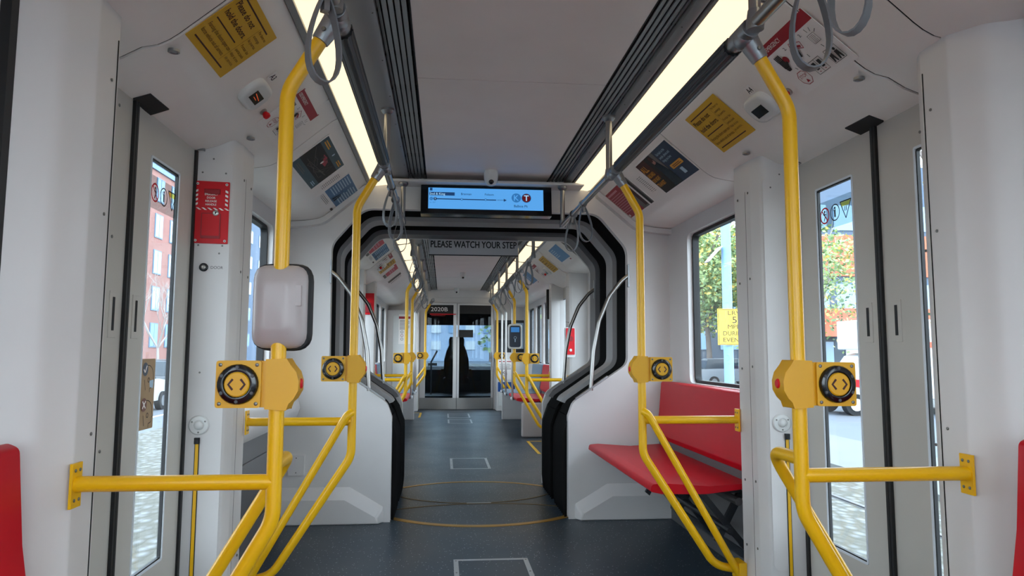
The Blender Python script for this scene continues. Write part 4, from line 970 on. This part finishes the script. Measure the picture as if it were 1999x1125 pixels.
def dome(x, y, z, label, far=False):
    e = empty('ceiling_camera', (x, y, z), label, 'camera', 'white ceiling cameras'); 
    m = MB(); m.lathe((x, y, z), (0, 0, -1), [(.048, 0), (.052, .02), (.052, .055), (.047, .080), (.036, .101), (.020, .112), (.001, .114)], PLASW, 28); m.build('casing', e)
    m = MB(); m.ball((x, y-.030, z-.086), .021, GLOSSK); m.build('lens', e)
dome(.045, 5.09, 2.568, 'white camera dome on the ceiling just in front of the route screen'); dome(.03, 11.9, 2.568, 'white camera dome on the ceiling far down the far car'); dome(-.02, 14.9, 2.568, 'small white camera dome right in front of the cab doors')
# ================================================================== FLOOR MARKS
ALU = mat('hatch_frame', (176, 178, 180), .4, .4); GOLD = mat('brass_edge', (184, 138, 58), .4, .5); YM = mat('yellow_floor_mark', (214, 164, 30), .5)
def hatch(y0, y1, x0, x1, label):
    e = empty('floor_hatch', ((x0+x1)/2, (y0+y1)/2, 0), label, 'floor hatch', 'floor hatches'); t = .028; m = MB()
    m.box(x0, x1, y0, y0+t, 0, .002, ALU); m.box(x0, x1, y1-t, y1, 0, .002, ALU); m.box(x0, x0+t, y0+t, y1-t, 0, .002, ALU); m.box(x1-t, x1, y0+t, y1-t, 0, .002, ALU)
    for x in (x0+.014, x1-.014):
        for k in range(4): m.lathe((x, y0+.03+(y1-y0-.06)*k/3, .002), (0, 0, 1), [(.006, 0), (.006, .001)], SCREW, 8)
    m.build('frame', e)
    m = MB(); m.box(x0+t, x1-t, y0+t, y1-t, 0, .001, FLOOR); m.build('lid', e)
hatch(3.66, 4.40, -.212, .235, 'silver framed floor hatch at the bottom of the frame, nearest the camera')
hatch(7.68, 8.44, -.195, .235, 'silver framed floor hatch just beyond the gangway'); hatch(12.45, 13.15, -.19, .24, 'silver framed floor hatch far down the aisle, the nearer of a close pair'); hatch(13.5, 14.35, -.19, .24, 'silver framed floor hatch closest to the cab doors')
def arc_strip(p0, pm, p1, w_, nmz, z=.003, mt=None):
    (ax, ay), (bx_, by), (cx, cy) = p0, pm, p1
    d = 2*(ax*(by-cy)+bx_*(cy-ay)+cx*(ay-by)); ux = ((ax*ax+ay*ay)*(by-cy)+(bx_*bx_+by*by)*(cy-ay)+(cx*cx+cy*cy)*(ay-by))/d; uy = ((ax*ax+ay*ay)*(cx-bx_)+(bx_*bx_+by*by)*(ax-cx)+(cx*cx+cy*cy)*(bx_-ax))/d
    R = math.hypot(ax-ux, ay-uy); a0 = math.atan2(ay-uy, ax-ux); am = math.atan2(by-uy, bx_-ux); a1 = math.atan2(cy-uy, cx-ux)
    if a1-a0 > PI: a1 -= 2*PI
    if a1-a0 < -PI: a1 += 2*PI
    return [(ux+R*math.cos(a0+(a1-a0)*k/28), uy+R*math.sin(a0+(a1-a0)*k/28), z) for k in range(29)]
def edge(p0, pm, p1, w_, label, mt):
    m = MB(); m.ribbon(arc_strip(p0, pm, p1, w_, 0, .0015), (0, 0, 1), .003, w_, mt); tag(m.build('threshold_strip', loc=(pm[0], pm[1], 0)), label, 'floor strip', 'curved metal strips in the gangway floor')
edge((-.66, 5.50), (0, 5.21), (.67, 5.47), .055, 'brass curved floor strip at the near edge of the gangway', GOLD)
edge((-.64, 6.68), (0, 6.94), (.66, 6.66), .035, 'brass curved floor strip at the far edge of the gangway', GOLD)
edge((-.64, 6.28), (0, 5.98), (.66, 6.34), .022, 'thin bronze strip bowing towards the camera inside the gangway', mat('bronze', (104, 84, 52), .45, .5))
edge((-.65, 5.78), (0, 5.96), (.66, 5.82), .022, 'thin bronze strip bowing away from the camera inside the gangway', MATS['bronze'])
m = MB(); m.box(-.08, .12, 5.965, 5.985, .001, .004, ALU); tag(m.build('joint_plate', loc=(0, 5.97, 0)), 'small metal joint plate at the centre of the gangway floor', 'plate')
def corner_mark(pts, label):
    m = MB()
    for a, b in zip(pts, pts[1:]):
        x0, x1 = sorted((a[0], b[0])); y0, y1 = sorted((a[1], b[1])); m.box(x0-.02, x1+.02, y0-.02, y1+.02, 0, .0015, YM)
    tag(m.build('floor_marking', loc=(pts[0][0], pts[0][1], 0)), label, 'floor marking', 'yellow floor markings')
corner_mark([(1.40, 9.95), (.90, 9.95), (.90, 8.75)], 'yellow corner marking on the floor by the far right doors')
corner_mark([(-.95, 14.6), (-.72, 14.6), (-.72, 13.6)], 'yellow corner marking on the floor before the left cabinet')
# ================================================================== FAR END FITTINGS
m = MB(); m.box(-1.46, -.80, 15.0, 15.4, 0, 2.10, WALLW); m.box(-1.34, -.90, 14.985, 15.0, .25, 1.98, PLASW)
o = m.build('equipment_cabinet', loc=(-1.15, 15.2, 0), bevel=.008); tag(o, 'tall white equipment cabinet left of the cab doors', 'cabinet')
c = Card((-1.10, 14.984, 1.70), (1, 0, 0), (0, 0, 1)); c.slab(.24, .62, .002, PW); c.rect(0, .24, .24, .05, PR); c.lines(-.10, .18, .2, 7, .03, .012, PG)
for i in range(2):
    for j in range(3): c.ring(-.05+i*.10, -.06-j*.075, .028, .007, PR if (i+j) % 2 else PK)
tag(c.build('safety_notice', loc=(-1.1, 14.98, 1.7)), 'white safety notice with a red header on the left cabinet', 'notice')
m = MB(); m.box(.84, 1.46, 15.0, 15.4, 0, 1.22, WALLW); m.box(.88, 1.46, 14.985, 15.0, .10, 1.16, PLASW)
tag(m.build('equipment_cabinet', loc=(1.15, 15.2, 0), bevel=.008), 'low white equipment cabinet right of the cab doors', 'cabinet')
m = MB(); m.box(.84, 1.50, 15.36, 15.41, 1.22, 1.92, CAB); m.box(.90, 1.20, 15.33, 15.36, 1.52, 1.86, GLOSSK); m.box(1.22, 1.45, 15.34, 15.36, 1.3, 1.86, PLB)
tag(m.build('cab_side_window', loc=(1.15, 15.38, 1.5)), 'dark framed window above the right cabinet', 'window')
c = Card((1.02, 14.983, .86), (1, 0, 0), (0, 0, 1)); c.slab(.30, .42, .002, PW); c.lines(-.12, .12, .24, 6, .022, .008, PG); c.ring(-.01, -.09, .05, .010, mat('poster_brown_red', (120, 70, 60), .5)); c.line([(-.045, -.055), (.025, -.125)], .008, PBR); c.rect(-.0, .17, .26, .02, PR)
tag(c.build('safety_notice', loc=(1.02, 14.98, .86)), 'white no-smoking style notice on the right cabinet', 'notice')
c = Card((1.05, 14.983, .50), (1, 0, 0), (0, 0, 1)); c.slab(.36, .20, .002, mat('notice_blue', (24, 78, 150), .5))
tag(c.build('blue_notice', loc=(1.05, 14.98, .5)), 'blue notice low on the right cabinet', 'notice')
# red fire/emergency box on far right pillar, far left red box
def red_box(x, y, z, h, label, sl=1):
    e = empty('emergency_intercom', (x, y, z), label, 'emergency box'); m = MB(); m.prism(round_poly([(x-.065, z-h/2-.03), (x+.06, z-h/2-.03), (x+.06, z+h/2+.01), (x-.065, z+h/2+.01)], .02), 1, y-.01, y+.05, PLASW); m.build('mount', e, bevel=.003)
    m = MB(); m.prism(round_poly([(x-.055, z-h/2), (x+.05, z-h/2), (x+.05, z+h/2), (x-.055, z+h/2)], .008), 1, y-.02, y-.008, REDP); m.build('face_plate', e, bevel=.002)
    m = MB(); m.lathe((x, y-.02, z-h*.33), (0, -1, 0), [(.018, 0), (.016, .008), (.001, .009)], PLASW, 14); m.lathe((x, y-.02, z+h*.1), (0, -1, 0), [(.032, 0), (.032, .003), (.001, .003)], DKRED, 18); m.build('button', e)
red_box(1.245, 8.50, 1.37, .32, 'upright red intercom box on a white mount, right of the gangway in the far car')
e = empty('door_release_box', (-1.335, 10.24, 1.9), 'red door release box on the far left pillar, seen past the gangway', 'emergency box')
m = MB(); m.box(-1.41, -1.26, 10.02, 10.035, 1.75, 2.05, REDP); m.build('back_plate', e, bevel=.003)
m = MB(); m.box(-1.38, -1.30, 10.01, 10.02, 1.78, 1.92, DKRED); m.build('cover_flap', e, bevel=.002)
m = MB(); m.box(-1.47, -1.245, 10.035, 10.10, 0, 2.2, WALLW); m.box(1.245, 1.47, 10.035, 10.10, 0, 2.2, WALLW); struct(m.build('trim_door_post', bevel=.01))
m = MB(); m.box(1.22, 1.44, 10.30, 10.36, 1.72, 2.16, GLOSSK); tag(m.build('status_screen', loc=(1.3, 10.33, 1.95), bevel=.006), 'black status screen on the far right pillar beside the yellow pole', 'display screen')
m = MB(); m.box(-1.125, -1.07, 6.60, 6.66, 1.27, 1.60, PK); tag(m.build('wall_pad', loc=(-1.1, 6.63, 1.4), bevel=.02), 'dark upright device behind the left gangway handles', 'device')
# ================================================================== CAB BEYOND THE DOORS
for nm_, b_ in (('floor_cab', (-1.45, 1.45, 15.5, 17.6, -.05, .28)), ('wall_cab_left', (-1.45, -1.38, 15.5, 17.6, .28, 2.4)), ('wall_cab_right', (1.38, 1.45, 15.5, 17.6, .28, 2.4)), ('ceiling_cab', (-1.45, 1.45, 15.5, 17.6, 2.4, 2.5)), ('wall_cab_front', (-1.45, 1.45, 17.45, 17.55, .28, .82)), ('trim_cab_header', (-1.45, 1.45, 17.4, 17.55, 1.88, 2.4))):
    m = MB(); m.box(*b_, CAB); struct(m.build(nm_))
m = MB(); m.box(-1.38, 1.38, 17.48, 17.49, .82, 1.88, GLASS); struct(m.build('window_windscreen'))
e = empty('driver_seat', (.02, 16.5, .28), 'black high-backed driver seat seen through the cab doors', 'seat')
m = MB(); m.loft([[(x, y, z) for x, y in round_poly([(-.02-w_, 16.35), (.06+w_, 16.35), (.06+w_, 16.5), (-.02-w_, 16.5)], .05)] for w_, z in ((.20, .62), (.25, .80), (.24, 1.05), (.19, 1.25), (.13, 1.38), (.14, 1.50), (.11, 1.57))], SEATK); m.build('backrest', e, smooth=60)
m = MB(); m.box(-.28, .32, 16.4, 16.9, .50, .64, SEATK); m.build('cushion', e, bevel=.04); m = MB(); m.cyl((.02, 16.6, .28), (.02, 16.6, .5), .08, CAB); m.build('pedestal', e)
for s in (-1, 1):
    m = MB(); m.box(*sorted((.02+s*.29, .02+s*.35)), 16.42, 16.72, .78, .84, SEATK); m.build('armrest', e, bevel=.02)
m = MB(); m.prism([(17.0, .28), (17.0, .80), (17.15, .88), (17.44, .84), (17.44, .28)], 0, -1.2, 1.3, CAB); tag(m.build('control_desk', loc=(0, 17.2, .28)), 'dark control desk below the cab windscreen', 'desk')
m = MB(); m.tube([(-.55, 16.0, .28), (-.55, 16.0, 1.0), (-.42, 16.0, 1.25)], .02, STEEL, 8); m.box(-.62, -.42, 15.95, 16.1, .92, .98, PLASG); tag(m.build('control_stand', loc=(-.5, 16, .28)), 'small steel stand left of the driver seat in the cab', 'stand')
# ================================================================== OUTSIDE
GZ = -.90
ASPH = mat('asphalt', (86, 92, 100), .8, bump=.3, bscale=30, var=.08, vscale=.6)
CONC = mat('concrete', (102, 104, 102), .8, bump=.2, bscale=20, var=.06, vscale=.8)
def cobble_mat():
    m = mat('cobblestone', (130, 126, 116), .85); n = m.node_tree; b = n.nodes['Principled BSDF']; t = n.nodes.new('ShaderNodeTexCoord'); mp = n.nodes.new('ShaderNodeMapping'); mp.inputs['Scale'].default_value = (1, .62, 1)
    v = n.nodes.new('ShaderNodeTexVoronoi'); v.inputs['Scale'].default_value = 7.5; n.links.new(t.outputs['Object'], mp.inputs[0]); n.links.new(mp.outputs[0], v.inputs['Vector'])
    r = n.nodes.new('ShaderNodeValToRGB'); r.color_ramp.elements[0].color = lin((124, 127, 128)) + (1,); r.color_ramp.elements[1].position = .55; r.color_ramp.elements[1].color = lin((78, 76, 66)) + (1,)
    n.links.new(v.outputs['Distance'], r.inputs[0]); n.links.new(r.outputs[0], b.inputs['Base Color'])
    bp = n.nodes.new('ShaderNodeBump'); bp.inputs['Strength'].default_value = .8; bp.inputs['Distance'].default_value = .04; bp.invert = True; n.links.new(v.outputs['Distance'], bp.inputs['Height']); n.links.new(bp.outputs[0], b.inputs['Normal']); return m
COB = cobble_mat()
m = MB(); m.box(-140, 140, -60, 240, GZ-.1, GZ, ASPH); struct(m.build('ground'))
m = MB(); m.box(2.0, 6.9, -20, 120, GZ, GZ+.012, COB); struct(m.build('ground_cobbles_right'))
m = MB(); m.box(-8.0, -2.0, -20, 120, GZ, GZ+.012, COB); struct(m.build('ground_cobbles_left'))
m = MB(); m.box(6.9, 9.4, -20, 120, GZ, GZ+.10, CONC); struct(m.build('ground_kerb'))
m = MB(); m.box(17.0, 60, 8, 120, GZ, GZ+.12, CONC); struct(m.build('ground_pavement'))
m = MB(); m.box(-60, -23.5, 8, 160, GZ, GZ+.12, CONC); struct(m.build('ground_pavement_left'))
RAILM = mat('rail_steel', (120, 122, 126), .3, .8)
for x in (4.05, 5.55):
    m = MB(); m.box(x-.035, x+.035, -10, 120, GZ+.01, GZ+.03, RAILM); m.box(x-.09, x-.04, -10, 120, GZ+.01, GZ+.014, mat('rail_groove', (60, 60, 60), .8))
    tag(m.build('track_rail', loc=(x, 20, GZ)), 'steel track rail in the cobbles outside the right doors, ' + ('nearer one' if x < 5 else 'farther one'), 'rail')
m = MB(); m.box(-9.6, -9.45, 6, 60, GZ, GZ+.004, PLASW); tag(m.build('lane_line', loc=(-9.5, 15, GZ)), 'white lane line on the street outside the left doors', 'road marking')
BR = mat('brick_red', (146, 104, 96), .85, var=.08, vscale=1.2); BR2 = mat('brick_mauve', (92, 88, 96), .85); WGL = mat('far_window', (128, 156, 182), .15); WFR = mat('window_frame_blue', (96, 124, 150), .6)
ORG = mat('orange_render', (190, 104, 76), .8); GRB = mat('grey_render', (84, 98, 116), .8); DKST = mat('shop_dark', (58, 66, 74), .5)
def facade(name, label, X, y0, y1, h, col, floors, bays, ww, wh, s=1, z0=1.8, depth=8, fr=WFR, flat=False):
    """building whose street face is the plane x=X (s side)"""
    e = empty(name, (X, (y0+y1)/2, GZ), label, 'building')
    m = MB(); m.box(*sorted((X, X+s*depth)), y0, y1, GZ, GZ+h, col); m.box(*sorted((X-s*.15, X+s*depth)), y0-.1, y1+.1, GZ+h, GZ+h+.4, fr); m.build('wall', e)
    for f in range(floors):
        for b in range(bays):
            yc_ = y0+(b+.5)*(y1-y0)/bays; zc = GZ+z0+1.6+f*(h-z0)/floors
            m = MB(); m.box(*sorted((X-s*.06, X+s*.02)), yc_-ww/2, yc_+ww/2, zc-wh/2, zc+wh/2, fr); m.box(*sorted((X-s*.08, X-s*.05)), yc_-ww/2+.1, yc_-.05, zc-wh/2+.1, zc+wh/2-.1, WGL); m.box(*sorted((X-s*.08, X-s*.05)), yc_+.05, yc_+ww/2-.1, zc-wh/2+.1, zc+wh/2-.1, WGL)
            m.build('window', e)
    return e
facade('brick_building', 'red brick apartment building across the street, seen through the left door glass', -25.2, 52, 72, 17.6, BR, 5, 6, 1.7, 2.1, -1)
facade('bay_building', 'blue-grey building with wide windows beside the brick one on the left', -24.6, 38, 51.8, 17.2, GRB, 5, 4, 2.9, 2.4, -1)
facade('grey_building', 'blue-grey building seen through the near left window', -25.5, 74, 125, 22, mat('blue_render', (80, 100, 124), .8), 6, 9, 2.6, 1.7, -1)
def facade_y(name, label, Y, x0, x1, h, bands):
    e = empty(name, ((x0+x1)/2, Y, GZ), label, 'building')
    m = MB(); m.box(x0, x1, Y, Y+8, GZ, GZ+h, GRB); m.build('wall', e)
    for nme, a, b, mt, st in bands:
        m = MB(); m.box(x0, x1, Y-st, Y, a, b, mt); m.build(nme, e)
    for i in range(int((x1-x0)/2.2)):
        for zc in (4.6, 9.6): m = MB(); m.box(x0+.3+i*2.2, x0+2.0+i*2.2, Y-.08, Y, zc-.7, zc+.9, WGL); m.build('window', e)
    return e
eb = facade_y('orange_building', 'building with orange bands and awning, seen through the right door glass', 42, 21.6, 50, 14, [('orange_band', 6.0, 8.6, ORG, .12), ('awning', 2.2, 3.9, ORG, 1.4), ('shop_front', GZ+.12, 2.2, DKST, .1)])
for i in range(12):
    m = MB(); m.box(22.2+i*2.3, 23.7+i*2.3, 41.82, 41.9, .0, 1.9, PLASW if i % 3 else WGL); m.build('shop_window', eb)
m = MB(); m.box(-30, 30, 150, 158, GZ, 9, mat('pale_block', (170, 182, 198), .8)); m.box(-31, 31, 150, 158, 9, 9.8, WFR); 
for i in range(16):
    for z in (1.5, 5.0): m.box(-28+i*3.6, -26+i*3.6, 149.8, 150, z, z+1.8, PLASW if i % 2 else WGL)
tag(m.build('distant_building', loc=(0, 154, GZ)), 'distant blue-grey building seen through the cab windscreen', 'building')
m = MB(); m.box(6, 46, 74, 80, GZ, 8.5, mat('dark_grey_block', (74, 82, 92), .9))  # plain dark grey building
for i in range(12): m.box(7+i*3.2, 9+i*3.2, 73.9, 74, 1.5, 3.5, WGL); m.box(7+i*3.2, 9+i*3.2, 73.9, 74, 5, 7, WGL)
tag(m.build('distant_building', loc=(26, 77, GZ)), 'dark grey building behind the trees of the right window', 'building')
# ---- trees
LG = mat('leaf_green', (150, 170, 110), .6); LG2 = mat('leaf_dark_green', (108, 132, 90), .6); LY = mat('leaf_yellow', (218, 188, 96), .6); BARK = mat('bark', (120, 110, 104), .85, bump=.4, bscale=20, var=.15)
BARKP = mat('pale_bark', (158, 150, 144), .85)
def tree(x, y, h, r, label, blobs, leaves=5000, yel=.12, split=3, bark=BARK, trunk_h=.38, bare=False, tr=.16, lsize=.16, name='leafy_tree', seed=1, group='street trees outside'):
    random.seed(seed); e = empty(name, (x, y, GZ), label, 'tree', group)
    m = MB(); base = Vector((x, y, GZ)); top = base+Vector((random.uniform(-.2, .2), 0, h*trunk_h)); m.tube([base, (base+top)/2+Vector((.06, 0, 0)), top], [tr, tr*.8, tr*.62], bark, 10)
    tips = []
    def branch(p, d, L, r_, k):
        q = p+d*L*.5+Vector((random.uniform(-.1, .1), random.uniform(-.1, .1), .05))*L; t = q+(d+Vector((0, 0, .15))).normalized()*L*.5; m.tube([p, q, t], [r_, r_*.8, r_*.5], bark, 7); tips.append(t)
        if k > 0:
            for _ in range(3 if bare else 2): branch(t if random.random() < .6 else q, (d+Vector((random.uniform(-.8, .8), random.uniform(-.8, .8), random.uniform(-.1, .6)))).normalized(), L*.66, r_*.55, k-1)
    for i in range(split):
        a = 2*PI*i/split+random.random(); branch(top, Vector((math.cos(a)*.55, math.sin(a)*.55, 1)).normalized(), h*.28, tr*.5, 4 if bare else 2)
    m.build('trunk', e)
    if not bare:
        m = MB(); c = Vector((x, y, GZ+h*.66))
        bl = [(c+Vector((random.gauss(0, r*.48), random.gauss(0, r*.48), random.gauss(0, h*.13))), random.uniform(.28, .5)*r) for _ in range(blobs)]
        V = {LG: ([], []), LG2: ([], []), LY: ([], [])}
        for _ in range(leaves):
            bc, br = random.choice(bl); d = Vector((random.gauss(0, 1), random.gauss(0, 1), random.gauss(0, 1))).normalized()*br*random.uniform(.55, 1.05); p = bc+d
            q = random.random(); mt = LY if q < yel else LG2 if q < yel+.3 else LG
            a = Vector((random.gauss(0, 1), random.gauss(0, 1), random.gauss(0, .6))).normalized(); b = a.cross(Vector((random.gauss(0, 1), random.gauss(0, 1), random.gauss(0, 1)))).normalized(); sz = lsize*random.uniform(.6, 1.2)
            vs_, fs = V[mt]; k = len(vs_); vs_ += [p-a*sz, p-b*sz*.6, p+a*sz, p+b*sz*.6]; fs.append((k, k+1, k+2, k+3))
        for mt, (vs_, fs) in V.items():
            if vs_: m.add(vs_, fs, mt)
        o = m.build('foliage', e); o['kind'] = 'stuff'
    return e
tree(17.0, 45, 10.5, 4.6, 'big green tree filling the near right window', 60, 19000, .12, tr=.22, seed=4, lsize=.15)
tree(13.4, 38, 10.8, 3.6, 'green tree at the left edge of the right window view', 46, 14000, .14, tr=.18, seed=9, lsize=.13)
tree(19.0, 58, 12.5, 4.6, 'green tree behind the blue pole, far right of the window view', 30, 6000, .08, tr=.2, seed=14, lsize=.2)
tree(18.3, 33.5, 9.6, 2.9, 'pale slender tree with yellowing leaves seen through the right door glass', 22, 3000, .14, 4, BARKP, .36, tr=.14, seed=21, lsize=.12)
tree(11.5, 14.2, 10.4, 2.0, 'yellowing tree overhead outside the right doors', 12, 420, .45, 4, BARK, .46, tr=.12, seed=27, lsize=.13)
tree(-15.2, 34.0, 6.6, 2.0, 'bare grey street tree outside the left doors', 1, 0, 0, 5, BARKP, .34, bare=True, tr=.11, name='bare_tree', seed=31, group='bare trees outside')
tree(-17.6, 45.0, 6.6, 2.0, 'second bare street tree, farther along the left street', 1, 0, 0, 5, BARKP, .34, bare=True, tr=.11, name='bare_tree', seed=35, group='bare trees outside')
tree(-6.5, 70, 9, 4, 'dark tree ahead on the left, seen through the cab windscreen', 16, 1500, .05, seed=41, lsize=.3); tree(7.5, 75, 10, 4, 'dark tree ahead on the right, seen through the cab windscreen', 16, 1500, .05, seed=43, lsize=.3)
# ---- cars
CW = mat('car_white', (186, 189, 192), .25, coat=.5); CG = mat('car_grey', (120, 128, 136), .3, coat=.5); CD = mat('car_dark', (48, 54, 60), .3, coat=.5); CGL = mat('car_glass', (44, 56, 66), .1); TYR = mat('tyre', (24, 24, 26), .8)
def car(x, y, rz, label, col, suv=False):
    e = empty('parked_car', (x, y, GZ), label, 'car', 'parked cars outside')
    H = 1.72 if suv else 1.45
    M_ = Matrix.Rotation(rz, 4, 'Z'); 
    def W(v): return tuple(M_ @ Vector(v) + Vector((x, y, GZ)))
    def bm_(m): m.v = [W(v) for v in m.v]; return m
    prof = [(-2.2, .32), (-2.22, .75), (-2.1, .95), (-1.2, 1.03), (1.55, 1.03), (2.15, .88), (2.25, .6), (2.2, .32)] if not suv else [(-2.25, .35), (-2.28, .9), (-2.2, 1.08), (-1.1, 1.12), (1.1, 1.12), (2.15, 1.0), (2.28, .7), (2.22, .35)]
    m = MB(); m.prism(round_poly(prof, .08), 1, -.90, .90, col); bm_(m).build('body', e, bevel=.05, seg=3)
    cab_ = [(-1.9 if suv else -1.55, 1.0), (-1.75 if suv else -1.0, H-.04), (-1.2 if suv else -.7, H), (.35, H), (.55, H-.05), (1.25, 1.0)]
    m = MB(); m.prism(round_poly(cab_, .06), 1, -.78, .78, CGL); m.box(-1.3 if suv else -.75, .42, -.74, .74, H-.05, H+.02, col)
    for px_ in (-.55, .3): m.box(px_, px_+.07, -.79, .79, 1.0, H-.02, col)
    bm_(m).build('cabin', e, bevel=.02)
    for wx in (-1.4, 1.4):
        for wy in (-.86, .86): m = MB(); m.cyl((wx, wy-.1, .33), (wx, wy+.1, .33), .33, TYR, 18); m.cyl((wx, wy-.11, .33), (wx, wy+.11, .33), .19, STEEL, 14); bm_(m).build('wheel', e)
    m = MB(); m.box(2.16, 2.27, -.8, -.45, .68, .82, PLASW); m.box(2.16, 2.27, .45, .8, .68, .82, PLASW); m.box(-2.27, -2.16, -.8, -.5, .72, .9, REDP); m.box(-2.27, -2.16, .5, .8, .72, .9, REDP); bm_(m).build('lights', e)
    return e
car(15.6, 45.5, .05, 'white parked car at the bottom left of the near right window', CW); car(17.6, 43.5, .1, 'silver parked car at the bottom of the near right window, beside the blue pole', CG, True)
car(19.6, 40.0, 0, 'white parked car behind the pole, right part of the window view', CW)
car(-11.3, 25.5, PI/2, 'white car parked beyond the left doors, seen behind the mask decal', CW, True); car(-11.9, 32.2, PI/2, 'dark car parked farther up the left street', CD, True); car(-12.2, 39, PI/2, 'grey car, farthest of those parked on the left', CG)
car(-3.5, 62, PI/2, 'white car ahead, seen through the cab windscreen', CW, True)
# ---- box truck on the right
e = empty('moving_truck', (15.5, 24.2, GZ), 'white moving truck with a red stripe outside the right doors', 'truck')
m = MB(); m.prism(round_poly([(13.05, -.5), (13.0, .15), (13.25, .38), (14.0, .48), (14.5, 1.12), (14.85, 1.22), (15.5, 1.22), (15.5, -.5)], .06), 1, 23.3, 25.1, CW); m.build('cab', e, bevel=.05)
m = MB(); m.prism([(14.1, .52), (14.52, 1.06), (15.3, 1.08), (15.3, .52)], 1, 23.28, 25.12, CGL); m.build('side_window', e)
m = MB(); m.box(15.55, 20.3, 23.1, 25.3, -.35, 2.4, CW); m.box(14.35, 15.6, 23.1, 25.3, 1.35, 2.4, CW); m.build('cargo_box', e, bevel=.05)
m = MB(); m.box(14.30, 20.3, 23.06, 23.1, 1.42, 1.62, mat('truck_orange', (220, 84, 56), .5)); m.build('stripe', e)
m = MB(); m.prism([(13.2, .18), (13.55, .36), (14.1, .30), (14.0, .05), (13.6, .1)], 1, 23.26, 23.3, REDP); m.build('door_mark', e)
for x in (13.75, 18.9): m = MB(); m.cyl((x, 23.2, GZ+.37), (x, 23.5, GZ+.37), .37, TYR, 24); m.cyl((x, 23.17, GZ+.37), (x, 23.5, GZ+.37), .21, PLASW, 18); m.build('wheel', e); m = MB(); m.cyl((x, 24.9, GZ+.37), (x, 25.2, GZ+.37), .37, TYR, 24); m.build('wheel', e)
# ---- blue pole with sign
BLP = mat('blue_pole', (128, 170, 212), .5)
e = empty('street_pole', (7.15, 18, GZ), 'pale blue street pole outside the near right window', 'pole')
m = MB(); m.cyl((7.15, 18, GZ), (7.15, 18, 9), .125, BLP, 20); m.cyl((7.15, 18, GZ), (7.15, 18, GZ+.5), .19, BLP, 20); m.build('shaft', e)
m = MB(); m.cyl((7.15, 18, 4.75), (8.6, 18, 4.75), .035, PLASW, 8); m.build('arm', e)
m = MB(); m.loft([[(6.62, 17.8, 3.62), (6.98, 17.8, 4.02), (7.0, 17.9, 4.0), (6.64, 17.9, 3.60)], [(6.62, 18.2, 3.62), (6.98, 18.2, 4.02), (7.0, 18.2, 4.0), (6.64, 18.2, 3.6)]], PLASG); m.build('lamp_head', e)
e = empty('street_sign', (7.2, 17.8, 1.9), 'yellow street sign about speed during events on the blue pole', 'sign')
m = MB(); m.box(6.80, 7.70, 17.81, 17.83, 1.43, 2.37, mat('sign_yellow', (240, 198, 60), .5)); m.build('panel', e)
c = Card((7.25, 17.808, 1.9), (1, 0, 0), (0, 0, 1)); c.z = 0
for t, z, h, w_ in (('LRV', .31, .11, .34), ('5', .10, .17, .12), ('MPH', -.05, .11, .36), ('DURING', -.22, .11, .62), ('EVENTS', -.39, .11, .62)): c.text(t, 0, z, h, mat('sign_text', (70, 56, 30), .6), al='C', w_=w_, bold=.02)
c.line([(-.43, -.45), (.43, -.45), (.43, .45), (-.43, .45), (-.43, -.45)], .012, MATS['sign_text']); c.build('lettering', e)
bpy.context.view_layer.update()
